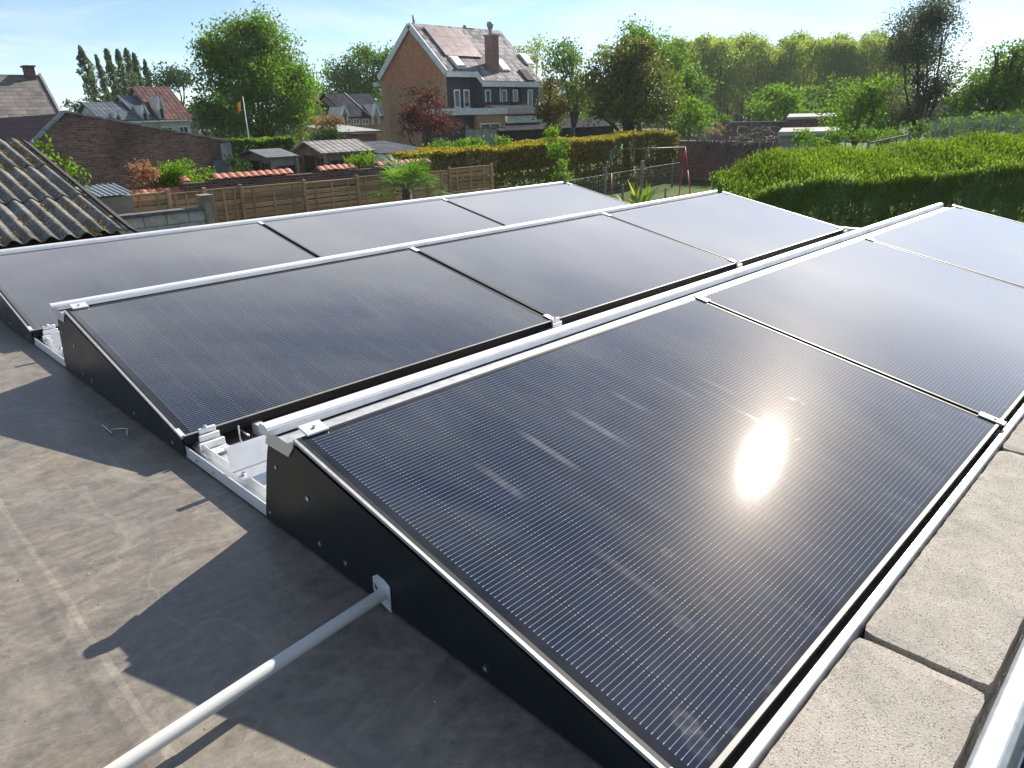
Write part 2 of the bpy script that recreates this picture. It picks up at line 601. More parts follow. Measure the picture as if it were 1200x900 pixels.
for r_ in range(NROW):
    y0 = r_ * PROW
    # high edge: rounded top rail, gutter channel, back sheet
    prof = [(1.190, 0.306), (1.190, 0.323), (1.194, 0.330), (1.202, 0.334), (1.222, 0.334), (1.231, 0.330), (1.236, 0.322), (1.236, 0.306)]
    MB().prism([(0, y0 + a, b) for a, b in prof], (-0.03, 0, 0), (X_END - 0.01, 0, 0)).build('top_rail', M_alu_bright, mf)
    MB().box(-0.008, X_END - 0.02, y0 + 1.112, y0 + 1.1895, 0.297, 0.301).build('channel', M_alu_dull, mf)
    MB().box(-0.008, X_END - 0.02, y0 + 1.111, y0 + 1.1145, 0.3015, 0.3095).build('channel_lip', M_alu_bright, mf)
    MB().prism([(0, y0 + 1.232, 0.305), (0, y0 + 1.236, 0.305), (0, y0 + 1.344, 0.016), (0, y0 + 1.340, 0.016)], (0.0, 0, 0), (X_END, 0, 0)).build('back_sheet', M_alu, mf)
    # end plates
    for xs in (-0.007, X_END + 0.004):
        sp = MB().prism([(xs, a, b) for a, b in arc_profile(y0)], (0, 0, 0), (0.003, 0, 0)).build('side_plate', M_black, mf)
        sgn = -1 if xs < 0 else 1
        x_out = xs - 0.0006 if xs < 0 else xs + 0.0036
        # silver edge strip on top of the plate, beside the panel frame
        tr = MB()
        Mx = Matrix.Translation((0, y0, Z0)) @ SLOPE
        tr.box(min(xs, xs + 0.006) - 0.001, xs + 0.0062, 0.0, H - 0.001, -0.006, 0.0022, Mx)
        tr.build('plate_edge_trim', M_trim, sp)
        for (sy, sz, rad) in ((0.09, 0.035, .007), (0.45, 0.04, .007), (0.93, 0.052, .008), (1.045, 0.055, .008), (1.075, 0.17, .009), (1.222, 0.205, .007), (1.30, 0.04, .007)):
            if xs > 0 and sy < 1: continue
            s_ = MB()
            s_.tube([(x_out, y0 + sy, sz), (x_out - 0.003 if xs < 0 else x_out + 0.003, y0 + sy, sz)], rad * 0.62, 8)
            for k in range(3):
                a = k * math.pi / 3 + sy * 7
                s_.bar((x_out - 0.0006 * (1 if xs < 0 else -1), y0 + sy - math.cos(a) * rad, sz - math.sin(a) * rad), (x_out - 0.0006 * (1 if xs < 0 else -1), y0 + sy + math.cos(a) * rad, sz + math.sin(a) * rad), 0.0012, 0.0035, Vector((1, 0, 0)))
            s_.build('screw', M_steel, sp)
    # silver corner bracket wrapping the top back corner of the end plate
    MB().prism([(-0.0085, y0 + 1.14, 0.262), (-0.0085, y0 + 1.105, 0.2995), (-0.0085, y0 + 1.18, 0.3035), (-0.0085, y0 + 1.236, 0.3035), (-0.0085, y0 + 1.256, 0.262)], (-0.002, 0, 0), (0.0, 0, 0)).build('corner_bracket', M_alu, mf)
    # panel clamps at the high and low edges
    for k in range(NCOL + 1):
        xc = k * W - 0.01
        if k == 0: xc = 0.055
        if k == NCOL: xc = X_END - 0.03
        Mx = Matrix.Translation((xc, y0, Z0)) @ SLOPE
        cl = MB()
        if k == 0:
            cl.box(-0.03, 0.03, H - 0.012, H + 0.035, 0.0012, 0.008, Mx)
        else:
            cl.box(-0.016, 0.016, H - 0.055, H + 0.02, 0.0012, 0.006, Mx)
        c_o = cl.build('clamp', M_alu_bright, mf, 0.0015)
        MB().tube([Mx @ Vector((0, H + 0.008, 0.0085)), Mx @ Vector((0, H + 0.008, 0.013))], 0.005, 6).build('bolt', M_steel, c_o)
        cl = MB()
        if k == 0:
            Mx = Matrix.Translation((0.0, y0, Z0)) @ SLOPE
            cl.box(-0.010, 0.006, 0.0, 0.05, 0.0024, 0.0065, Mx)
        else:
            cl.box(-0.016, 0.016, -0.012, 0.065, 0.0012, 0.006, Mx)
        c_o = cl.build('clamp', M_alu_bright, mf, 0.0015)
        if k:
            MB().tube([Mx @ Vector((0, 0.02, 0.0062)), Mx @ Vector((0, 0.02, 0.010))], 0.0055, 6).build('bolt', M_steel, c_o)
        # grey rubber strip down in the joint between two panels
        if 0 < k < NCOL:
            Mx = Matrix.Translation((k * W - 0.01, y0, Z0)) @ SLOPE
            MB().box(-0.0035, 0.0035, 0.03, H - 0.03, -0.016, -0.010, Mx).build('joint_strip', M_lip, mf)
        # foot under the low edge
        if r_ > 0:
            xf = 0.075 if k == 0 else (k * W - 0.01 if k < NCOL else X_END - 0.035)
            ft = MB()
            ft.box(xf - 0.028, xf + 0.028, y0 - 0.012, y0 - 0.002, 0.074, 0.094)
            ft.box(xf - 0.034, xf + 0.034, y0 - 0.022, y0 - 0.0122, 0.052, 0.074)
            ft.box(xf - 0.042, xf + 0.042, y0 - 0.036, y0 - 0.0222, 0.028, 0.052)
            ft.box(xf - 0.044, xf + 0.044, y0 - 0.080, y0 + 0.04, 0.020, 0.0275)
            f_o = ft.build('foot_bracket', M_alu_bright, mf, 0.002)
            MB().tube([(xf - 0.004, y0 - 0.006, 0.0945), (xf - 0.004, y0 - 0.006, 0.101)], 0.006, 6).build('bolt', M_steel, f_o)

# base rails running under the rows
for k in range(NCOL + 1):
    xr = 0.0 if k == 0 else (k * W - 0.03 if k < NCOL else X_END - 0.045)
    rl = MB()
    rl.box(xr, xr + 0.003, -0.02, 2 * PROW + 1.33, 0.006, 0.046)
    rl.box(xr + 0.0031, xr + 0.044, -0.02, 2 * PROW + 1.33, 0.006, 0.009)
    rl.box(xr + 0.0441, xr + 0.0471, -0.02, 2 * PROW + 1.33, 0.006, 0.046)
    rl.build('base_rail', M_alu_bright, mf)
# tray pieces in the gap between rows, beside the outer rail
for g in range(NROW - 1):
    yb = g * PROW
    MB().box(0.049, 0.235, yb + 1.32, yb + 1.86, 0.010, 0.0125).build('tray_floor', M_alu, mf)
    MB().box(0.2352, 0.2385, yb + 1.30, yb + 1.90, 0.010, 0.052).box(0.2388, 0.262, yb + 1.30, yb + 1.90, 0.0485, 0.052).build('inner_rail', M_alu_bright, mf)
    cp = MB()
    cp.prism([(0.02, yb + 1.585, 0.0465), (0.02, yb + 1.588, 0.0465), (0.02, yb + 1.602, 0.118), (0.02, yb + 1.599, 0.118)], (0, 0, 0), (0.62, 0, 0))
    cp.box(0.02, 0.64, yb + 1.52, yb + 1.5848, 0.0468, 0.0495)
    cp.box(0.02, 0.64, yb + 1.6025, yb + 1.622, 0.1150, 0.118)
    cp.build('cross_channel', M_alu, mf)
    MB().tube([(0.035, yb + 1.545, 0.050), (0.035, yb + 1.545, 0.057)], 0.007, 6).build('bolt', M_steel, mf)
    MB().box(0.055, 0.11, yb + 1.36, yb + 1.45, 0.0126, 0.05).build('rail_connector', M_alu, mf, 0.003)
    MB().tube([(0.165, yb + 1.845, 0.014), (0.165, yb + 1.845, 0.078)], 0.003, 6).tube([(0.178, yb + 1.80, 0.05), (0.178, yb + 1.87, 0.05)], 0.003, 6).build('stud', M_steel, mf)
    MB().box(0.196, 0.206, yb + 1.70, yb + 1.712, 0.0127, 0.034).build('cable_clip', M_black, mf)
    for sy in (1.80, 1.68):
        MB().tube([(-0.0012, yb + sy, 0.026), (-0.006, yb + sy, 0.026)], 0.005, 6).build('screw', M_steel, mf)
# white edge rail in front of the first row
MB().box(-0.05, X_END, -0.027, -0.009, 0.022, 0.064).build('front_rail', M_alu_bright, mf, 0.002)
MB().box(-0.05, X_END, -0.0085, -0.001, 0.022, 0.026).build('front_rail_foot', M_alu_dull, mf)
for xk in (0.015, W - 0.01, 2 * W - 0.01):
    MB().box(xk - 0.02, xk + 0.02, -0.027, 0.012, 0.0645, 0.0805).build('front_clamp', M_alu_bright, mf, 0.002) if xk < 0.1 else None
# loose solar cables under the middle row's low edge
for i, (ya, za) in enumerate(((1.78, .02), (1.80, .018))):
    pts = [(0.6 + k * 0.25, PROW - 0.06 + 0.02 * math.sin(k * 1.3 + i), 0.016) for k in range(18)]
    MB().tube(pts, 0.003, 6).build('cable', M_black, mf)

# ---- conduit leaving the first side plate
hole = at_x(452, 697, -0.007)
PY, PZ = hole.y, max(0.05, hole.z)
PE = at_z(143, 897, PZ + .004)
PF = Vector((-0.012, PY, PZ)).lerp(PE, 2.6)
cd = thing('conduit_pipe', (-0.5, PY, PZ), 'grey plastic conduit pipe sticking out of the black side plate', 'pipe')
MB().tube([(0.12, PY + 0.004, PZ - 0.004), (-0.012, PY, PZ), tuple(PE), tuple(PF)], 0.0135, 20).build('pipe', M_pipe, cd)
MB().tube([(PF.x + .02, PF.y, 0.0), (PF.x + .02, PF.y, PZ - .014)], 0.01, 8).build('support', M_pipe, cd)
pts = [at_x(px_, py_, -0.0085) for px_, py_ in ((437, 675), (442, 673), (450, 679), (457, 688), (458, 700), (459, 718), (449, 708), (441, 699), (438, 688))]
fl = MB().prism([tuple(p) for p in pts], (-0.0012, 0, 0), (0, 0, 0)).build('torn_hole_lit', M_alu_bright, cd)  # pale patch over the torn hole, coloured for the lit inside it shows
pts = [at_x(px_, py_, -0.0105) for px_, py_ in ((439, 683), (442, 690), (448, 696), (450, 699), (446, 696), (440, 689))]
MB().prism([tuple(p) for p in pts], (-0.0008, 0, 0), (0, 0, 0)).build('slit', M_black, fl)

# ---- concrete kerb stones as ballast


def m_concrete(name, base, pit):
    t = NT(name)
    p = t.pos()
    n = t.noise(p, 9.0, 6, 0.6)
    f = t.noise(p, 220.0, 4, 0.6)
    v = t.node('ShaderNodeTexVoronoi', Scale=190.0)
    t.link(p, v.inputs['Vector'])
    pits = t.math('MULTIPLY', t.math('LESS_THAN', v.outputs['Distance'], 0.28), t.math('GREATER_THAN', t.noise(p, 60.0, 3), 0.48))
    c = t.ramp(n, [(0.3, tuple(k * 0.8 for k in base)), (0.7, tuple(k * 1.15 for k in base))])
    c = t.mix(0.55, c, t.ramp(f, [(0.25, 0.45), (0.75, 1.5)]), 'MULTIPLY')
    c = t.mix(t.math('MULTIPLY', pits, 0.75), c, pit)
    st = t.noise(t.scaled(p, (1, 2, 1)), 5.0, 4, 0.6)
    c = t.mix(t.math('MULTIPLY', t.ramp(st, [(0.55, 0.0), (0.75, 1.0)]), 0.35), c, (0.42, 0.34, 0.31))
    t.bump(t.math('SUBTRACT', f, t.math('MULTIPLY', pits, 0.8)), 0.55, 0.004)
    return t.set(c, 0.9, 0, 0.15)


M_conc = m_concrete('kerb_concrete', (0.33, 0.305, 0.265), (0.06, 0.052, 0.045))
rng = random.Random(3)


def kerb(x0, x1, label):
    y0, y1, z0, z1 = -0.256, -0.033, 0.004, 0.055
    nx, ny = 44, 8
    mb = MB()
    vs = []
    for j in range(ny + 1):
        for i in range(nx + 1):
            ex = 0.0018 * rng.random() if i in (0, nx) else 0
            ey = 0.0018 * rng.random() if j in (0, ny) else 0
            x = x0 + (x1 - x0) * i / nx + (ex if i == 0 else -ex)
            y = y0 + (y1 - y0) * j / ny + (ey if j == 0 else -ey)
            ed = (i in (0, nx)) or (j in (0, ny))
            if i in (0, nx) and j in (0, ny):
                x += 0.005 if i == 0 else -0.005
                y += 0.004 if j == 0 else -0.004
            vs.append((x, y, z1 - (0.002 + 0.0025 * rng.random() if ed else 0.0012 * rng.random())))
    fs = [(j * (nx + 1) + i, j * (nx + 1) + i + 1, (j + 1) * (nx + 1) + i + 1, (j + 1) * (nx + 1) + i) for j in range(ny) for i in range(nx)]
    mb.add(vs, fs, False)
    ring = [i for i in range(nx + 1)] + [(j) * (nx + 1) + nx for j in range(1, ny + 1)] + [ny * (nx + 1) + i for i in reversed(range(nx))] + [j * (nx + 1) for j in reversed(range(1, ny))]
    base = len(mb.v)
    mb.v += [(vs[k][0], vs[k][1], z0) for k in ring]
    n = len(ring)
    for a in range(n):
        b2 = (a + 1) % n
        mb.f.append((ring[a], ring[b2], base + b2, base + a)); mb.smooth.append(False)
    o = mb.build('kerb_stone', M_conc)
    tag(o, label, 'kerb stone', 'concrete kerb stones laid as ballast along the roof edge')


kerb(-0.54, 0.552, 'concrete kerb stone beside the edge trim end with the bolted steel bracket')
kerb(0.570, 1.673, 'middle concrete kerb stone, joints at both its ends, opposite the sun glare')
kerb(1.690, 2.80, 'concrete kerb stone past the clamp joining first and second panels')

# ---- the flat-roofed building under it all


def m_roof(name):
    t = NT(name)
    p = t.pos()
    n1 = t.noise(p, 1.1, 6, 0.6, 0.3)
    n2 = t.noise(t.scaled(p, (1.0, 2.2, 1)), 5.0, 7, 0.65, 1.6)
    n3 = t.noise(p, 42.0, 5, 0.65)
    c = t.ramp(n2, [(0.25, (0.092, 0.077, 0.061)), (0.5, (0.165, 0.140, 0.110)), (0.75, (0.24, 0.203, 0.155))])
    c = t.mix(t.math('MULTIPLY', t.ramp(n1, [(0.4, 0.0), (0.68, 1.0)]), 0.65), c, (0.10, 0.096, 0.09))
    n4 = t.noise(t.scaled(p, (1, .6, 1)), 2.3, 5, 0.6, 0.8)
    c = t.mix(t.math('MULTIPLY', t.ramp(n4, [(0.55, 0.0), (0.72, 1.0)]), 0.5), c, (0.205, 0.15, 0.104))
    c = t.mix(0.5, c, t.ramp(n3, [(0.3, 0.6), (0.7, 1.4)]), 'MULTIPLY')
    # dried puddle rims and pale dust
    pd = t.noise(p, 1.7, 4, 0.5, 0.6)
    rim = t.ramp(t.math('ABSOLUTE', t.math('SUBTRACT', pd, 0.5)), [(0.0, 1.0), (0.016, 0.0)])
    c = t.mix(t.math('MULTIPLY', rim, 0.3), c, (0.30, 0.27, 0.225))
    pp = t.noise(t.scaled(p, (3.0, 1.2, 1)), 1.3, 6, 0.7, 1.0)
    c = t.mix(t.math('MULTIPLY', t.ramp(pp, [(0.52, 0.0), (0.72, 1.0)]), 0.45), c, (0.30, 0.265, 0.21))
    wr = t.noise(t.scaled(p, (2.0, 5.0, 1)), 9.0, 3, 0.5, 2.2)
    t.bump(t.math('ADD', t.math('MULTIPLY', wr, 1.0), t.math('MULTIPLY', n3, 0.35)), 0.35, 0.006)
    rr = t.ramp(n2, [(0.3, 0.42), (0.7, 0.60)])
    return t.set(c, rr, 0, 0.75)


M_roof = m_roof('roof_membrane')
M_wallgrey = m_noise('rendered_wall', (0.42, 0.40, 0.37), (0.5, 0.48, 0.45), 3.0, 0.85)
RX0, RX1, RY0, RY1 = -4.0, 5.72, -0.272, 5.75
fb_ = thing('flat_roofed_building', (1, 2.5, ZG), 'flat roofed building with dusty dark membrane carrying the solar panels', 'building')
mm = MB()
NXR, NYR = 60, 40
rg = np.random.default_rng(5)
vs = []
for j in range(NYR + 1):
    for i in range(NXR + 1):
        x = RX0 + (RX1 - RX0) * i / NXR; y = RY0 + (RY1 - RY0) * j / NYR
        vs.append((x, y, 0.0 - 0.002 * rg.random()))
mm.add(vs, [(j * (NXR + 1) + i, j * (NXR + 1) + i + 1, (j + 1) * (NXR + 1) + i + 1, (j + 1) * (NXR + 1) + i) for j in range(NYR) for i in range(NXR)], True)
rm = mm.build('roof_membrane', M_roof, fb_)
# overlap seams of the membrane
for xs in (-0.535,):
    sm = MB()
    for k in range(40):
        ya = RY0 + (RY1 - RY0) * k / 40; yb = RY0 + (RY1 - RY0) * (k + 1) / 40
        ja = 0.0012 * math.sin(k * .7); jb = 0.0012 * math.sin((k + 1) * .7)
        sm.add([(xs + ja - 0.05, ya, -0.0035), (xs + ja, ya, 0.0012), (xs + ja + 0.028, ya, 0.0012), (xs + ja + 0.055, ya, -0.003),
                (xs + jb - 0.05, yb, -0.0035), (xs + jb, yb, 0.0012), (xs + jb + 0.028, yb, 0.0012), (xs + jb + 0.055, yb, -0.003)],
               [(0, 1, 5, 4), (1, 2, 6, 5), (2, 3, 7, 6)], False)
    sm.build('membrane_seam', M_roof, rm)
MB().box(RX0, RX1, RY0 + 0.01, RY1 - 0.01, ZG, -0.02).build('wall', M_wallgrey, fb_)
# edge trims: front, far end, back
tp = [(-0.268, 0.001), (-0.268, 0.046), (-0.276, 0.056), (-0.290, 0.060), (-0.306, 0.056), (-0.316, 0.044), (-0.318, 0.0), (-0.320, -0.10), (-0.300, -0.10), (-0.300, 0.001)]
MB().prism([(0, a, b) for a, b in tp], (RX0, 0, 0), (RX1, 0, 0)).build('edge_trim', M_alu, fb_, 0.002)
MB().box(RX1 + 0.002, RX1 + 0.055, RY0, RY1, -0.10, 0.05).build('edge_trim', M_alu_bright, fb_, 0.006)
MB().box(RX0, RX1, RY1 + 0.002, RY1 + 0.055, -0.10, 0.05).build('edge_trim', M_alu_bright, fb_, 0.006)
# gutter-like metal profile hung below the front edge, with a bolted bracket
gp = thing('wall_profile', tuple(at_z(1195, 880, -0.12)), 'grey metal profile with bolted steel bracket just below the roof edge trim', 'metal profile')
a_ = at_z(1176, 880, -0.12)
gy = a_.y
MB().box(0.0, 2.0, gy - 0.030, gy, -0.16, -0.12).build('bar', M_alu_dull, gp, 0.003)
q = at_z(1194, 862, -0.117)
MB().box(q.x - 0.022, q.x + 0.022, gy - 0.040, gy - 0.008, -0.1198, -0.113).build('bracket', M_steel, gp, 0.002)
MB().tube([(q.x, gy - 0.020, -0.113), (q.x, gy - 0.020, -0.106)], 0.007, 6).build('bolt', M_steel, gp)
MB().box(0.0, 2.0, gy - 0.30, gy - 0.0302, -0.158, -0.15).build('dark_sheet', M_black, gp)
for xk in (0.15, 1.0, 1.85):
    MB().box(xk - .015, xk + .015, gy + .0005, RY0 + 0.009, -0.158, -0.128).build('wall_arm', M_alu_dull, gp)
# bits lying on the roof
rq = np.random.default_rng(44)
gm_ = MB()
for i in range(420):
    x = rq.uniform(-1.5, -.03) if i % 3 else rq.uniform(-.9, -.05); y = rq.uniform(.2, 4.5)
    s = rq.uniform(.0008, .0026) * (2.2 if i % 17 == 0 else 1)
    a = rq.random() * 6.28
    ca2, sa2 = math.cos(a) * s, math.sin(a) * s
    gm_.add([(x - ca2, y - sa2, 0), (x + sa2 * .7, y - ca2 * .7, 0), (x + ca2 * 1.3, y + sa2, 0), (x - sa2 * .6, y + ca2, 0), (x, y, s * .8)], [(0, 1, 4), (1, 2, 4), (2, 3, 4), (3, 0, 4)])
tag(gm_.build('roof_grit', m_noise('grit', (0.12, 0.10, 0.08), (0.5, 0.47, 0.42), 60.0, .9)), 'scattered grit and crumbs lying on the flat roof membrane', 'grit', kind='stuff')
sp_ = at_z(130, 500, 0.004)
pts = [at_z(120, 498, 0.005), at_z(126, 503, 0.006), at_z(132, 508, 0.006), at_z(131, 503, 0.007), at_z(140, 502, 0.012), at_z(149, 502, 0.008), at_z(149, 510, 0.006)]
tag(MB().tube(pts, 0.0016, 5).build('wire_scrap', M_white), 'thin curled pale wire scrap lying in the shade on the roof', 'wire scrap')
# ================================================================ ground
def m_ground():
    t = NT('garden_ground')
    p = t.pos()
    n = t.noise(p, 0.35, 6, 0.6)
    f = t.noise(p, 9.0, 5, 0.7)
    c = t.ramp(n, [(0.35, (0.055, 0.085, 0.022)), (0.55, (0.085, 0.12, 0.03)), (0.72, (0.12, 0.10, 0.06))])
    c = t.mix(0.6, c, t.ramp(f, [(0.25, 0.4), (0.75, 1.6)]), 'MULTIPLY')
    t.bump(f, 0.6, 0.08)
    return t.set(c, 0.95, 0, 0.1)


NG = 90
gx = np.concatenate([np.linspace(-2500, -60, 12), np.linspace(-40, 120, 50), np.linspace(160, 2500, 14)])
gy = np.concatenate([np.linspace(-2500, -60, 12), np.linspace(-40, 120, 50), np.linspace(160, 2500, 14)])
gv = []
rg = np.random.default_rng(11)
for yy in gy:
    for xx in gx:
        gv.append((float(xx), float(yy), ZG - float(rg.random()) * 0.06))
ng = len(gx)
gm = MB().add(gv, [(j * ng + i, j * ng + i + 1, (j + 1) * ng + i + 1, (j + 1) * ng + i) for j in range(len(gy) - 1) for i in range(ng - 1)], True)
tag(gm.build('ground', m_ground()), kind='structure')

# ================================================================ materials of the surroundings
M_brick_old = m_brick('weathered_brick', (0.16, 0.078, 0.06), (0.26, 0.135, 0.105), (0.24, 0.21, 0.185), dirt=0.75, dirtcol=(0.045, 0.038, 0.036), patch=0.55)
M_brick_red = m_brick('red_brick', (0.46, 0.16, 0.075), (0.55, 0.21, 0.11), (0.33, 0.24, 0.18), dirt=0.3)
M_brick_tan = m_brick('tan_brick', (0.33, 0.185, 0.095), (0.42, 0.25, 0.135), (0.3, 0.24, 0.18), dirt=0.35)
M_brick_dark = m_brick('dark_garden_brick', (0.075, 0.05, 0.042), (0.15, 0.085, 0.065), (0.24, 0.21, 0.18), dirt=0.55, patch=1.5)
M_brick_garden = m_brick('garden_wall_brick', (0.23, 0.095, 0.075), (0.30, 0.14, 0.115), (0.32, 0.28, 0.25), dirt=0.3)
M_slate = m_tiles('slate_cladding', (0.030, 0.033, 0.040), (0.055, 0.058, 0.068), 'x', 0.3, 0.2, 0.6, 0.25, 0.3, False)
M_tile_house = m_tiles('mottled_roof_tiles', (0.045, 0.041, 0.046), (0.31, 0.275, 0.285), 'x', 0.34, 0.30, 0.8, 0.5, 0.15, True, 0.6)
M_tile_dark = m_tiles('dark_roof_tiles', (0.022, 0.024, 0.029), (0.055, 0.058, 0.066), 'x', 0.30, 0.24, 0.95, 0.8, 0.02)
M_tile_slate = m_tiles('blue_grey_roof_tiles', (0.05, 0.06, 0.075), (0.105, 0.12, 0.14), 'x', 0.42, 0.34, 0.5, 0.8)
M_tile_red = m_tiles('old_red_roof_tiles', (0.06, 0.03, 0.03), (0.15, 0.072, 0.068), 'x', 0.42, 0.34, 0.85, 0.9, 0.1)
M_tile_redy = m_tiles('mossy_red_roof_tiles', (0.055, 0.03, 0.026), (0.13, 0.055, 0.045), 'y', 0.25, 0.2, 0.7, 0.9)
M_tile_old = m_tiles('lichened_grey_tiles', (0.10, 0.092, 0.085), (0.22, 0.195, 0.175), 'x', 0.25, 0.16, 0.8, 0.5, 0.2, False)
M_tile_shed = m_tiles('shed_shingles', (0.15, 0.135, 0.135), (0.27, 0.245, 0.24), 'x', 0.26, 0.12, 0.6, 0.8)
M_felt = m_noise('grey_roofing_felt', (0.075, 0.08, 0.085), (0.13, 0.135, 0.14), 4.0, 0.85, 0.2)
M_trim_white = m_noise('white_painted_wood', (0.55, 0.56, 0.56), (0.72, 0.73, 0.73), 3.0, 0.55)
M_wall_pale = m_noise('pale_render', (0.36, 0.33, 0.29), (0.52, 0.48, 0.43), 1.2, 0.85)
M_wall_grey = m_noise('grey_cement', (0.20, 0.20, 0.19), (0.33, 0.325, 0.31), 2.0, 0.9, 0.2)
M_zinc = m_noise('zinc_sheet', (0.24, 0.25, 0.26), (0.34, 0.35, 0.36), 1.5, 0.5, 0, None, 0.4)
M_wood = NT('weathered_fence_wood')
_t = M_wood
_p = _t.pos()
_n = _t.noise(_t.scaled(_p, (1.2, 1.2, 22)), 3.0, 6, 0.6, 0.4)
_n2 = _t.noise(_p, 1.1, 4)
_oi = _t.node('ShaderNodeObjectInfo')
_c = _t.ramp(_n, [(0.25, (0.25, 0.15, 0.08)), (0.6, (0.45, 0.285, 0.165)), (0.8, (0.56, 0.39, 0.24))])
_c = _t.mix(_t.math('MULTIPLY', _t.ramp(_n2, [(0.45, 0.0), (0.7, 1.0)]), 0.5), _c, (0.19, 0.165, 0.135))
_c = _t.mix(1.0, _c, _t.ramp(_oi.outputs['Random'], [(0.0, 0.68), (1.0, 1.22)]), 'MULTIPLY')
_t.bump(_n, 0.4, 0.01)
M_wood = _t.set(_c, 0.85, 0, 0.2)
M_post = m_noise('old_grey_post', (0.16, 0.14, 0.11), (0.30, 0.265, 0.21), 5.0, 0.9, 0.3)
M_block = m_noise('concrete_block', (0.29, 0.295, 0.285), (0.43, 0.435, 0.42), 7.0, 0.95, 0.5, 60)
M_coping = m_noise('red_coping_tile', (0.33, 0.10, 0.06), (0.46, 0.18, 0.115), 7.0, 0.7, 0.2)
M_window = NT('window_glass').set((0.03, 0.035, 0.04), 0.06, 0, 0.6)
M_shade = m_noise('dark_opening', (0.012, 0.012, 0.013), (0.03, 0.028, 0.026), 2.0, 0.9)
M_bark = m_noise('bark', (0.045, 0.036, 0.028), (0.11, 0.092, 0.07), 6.0, 0.95, 0.5)
M_bark_pale = m_noise('pale_bark', (0.11, 0.105, 0.085), (0.22, 0.21, 0.17), 4.0, 0.95, 0.4)
M_brown_wood = m_noise('brown_shed_wood', (0.13, 0.085, 0.055), (0.22, 0.15, 0.10), 2.0, 0.8)
M_grey_wood = m_noise('grey_shed_boards', (0.19, 0.165, 0.145), (0.28, 0.25, 0.22), 2.0, 0.85)


def gable_walls(mb, x0, x1, y0, y1, zb, ze, zr, ridge, rpos=None):
    """closed shell; ridge 'x': ridge runs along x at y = rpos"""
    if ridge == 'x':
        m = (y0 + y1) / 2 if rpos is None else rpos
        poly = [(0, y0, zb), (0, y1, zb), (0, y1, ze), (0, m, zr), (0, y0, ze)]
        return mb.prism(poly, (x0, 0, 0), (x1, 0, 0))
    m = (x0 + x1) / 2 if rpos is None else rpos
    poly = [(x0, 0, zb), (x1, 0, zb), (x1, 0, ze), (m, 0, zr), (x0, 0, ze)]
    return mb.prism(poly, (0, y0, 0), (0, y1, 0))


def slope_slab(mb, a, b, c, d, th):
    """a, b: eave corners, c, d: ridge corners (c above b); thickness upwards"""
    a, b, c, d = (Vector(k) for k in (a, b, c, d))
    n = (b - a).cross(d - a).normalized()
    if n.z < 0: n = -n
    return mb.prism([a, b, c, d], (0, 0, 0), n * th)


def roof_pair(root, x0, x1, y0, y1, ze, zr, ridge, mat_, over=0.25, th=0.12, rpos=None, mat2=None):
    out = []
    if ridge == 'x':
        m = (y0 + y1) / 2 if rpos is None else rpos
        for (ye, s) in ((y0, -1), (y1, 1)):
            g = (zr - ze) / abs(m - ye)
            yo = ye + s * over
            zo = ze - g * over
            mb = slope_slab(MB(), (x0 - over, yo, zo), (x1 + over, yo, zo), (x1 + over, m + s * 0.004, zr), (x0 - over, m + s * 0.004, zr), th)
            out.append(mb.build('roof_slope', mat_ if s < 0 or mat2 is None else mat2, root))
    else:
        m = (x0 + x1) / 2 if rpos is None else rpos
        for (xe, s) in ((x0, -1), (x1, 1)):
            g = (zr - ze) / abs(m - xe)
            xo = xe + s * over
            zo = ze - g * over
            mb = slope_slab(MB(), (xo, y0 - over, zo), (xo, y1 + over, zo), (m + s * 0.004, y1 + over, zr), (m + s * 0.004, y0 - over, zr), th)
            out.append(mb.build('roof_slope', mat_ if s < 0 or mat2 is None else mat2, root))
    return out


def window_y(root, xc, y, z0, z1, w, frame=M_trim_white, pane=M_window, mull=True, sill=True):
    """window in a wall that faces -y"""
    wd = MB()
    t = 0.09
    wd.box(xc - w / 2, xc + w / 2, y - 0.05, y - 0.003, z0, z0 + t).box(xc - w / 2, xc + w / 2, y - 0.05, y - 0.003, z1 - t, z1)
    wd.box(xc - w / 2, xc - w / 2 + t, y - 0.05, y - 0.003, z0 + t, z1 - t).box(xc + w / 2 - t, xc + w / 2, y - 0.05, y - 0.003, z0 + t, z1 - t)
    o = wd.build('window', frame, root)
    MB().box(xc - w / 2 + t, xc + w / 2 - t, y - 0.03, y - 0.006, z0 + t, z1 - t).build('pane', pane, o)
    if mull:
        MB().box(xc - 0.04, xc + 0.04, y - 0.048, y - 0.031, z0 + t, z1 - t).build('mullion', frame, o)
    if sill:
        MB().box(xc - w / 2 - 0.06, xc + w / 2 + 0.06, y - 0.12, y - 0.002, z0 - 0.07, z0 - 0.001).build('sill', M_trim_white, o)
    return o


# ================================================================ the brick house with slate rear
hx0, hy0 = 35.0, 41.45
hy1 = at_x(447, 90, hx0).y
hx1 = at_y(636, 88, 40.2).x
ze = at_y(527, 82, hy0).z
zr = at_x(481, 29, hx0).z
hm = at_x(481, 29, hx0).y
house = thing('brick_house', (hx0, hy0, ZG), 'tall red and tan brick house with slate clad rear, chimneys and roof panels', 'house')
zb_mid = at_x(480, 98, hx0).z
w = MB()
gable_walls(w, hx0, hx1, hy0, hy1, ZG, ze, zr, 'x', hm)
w.build('wall', M_slate, house)
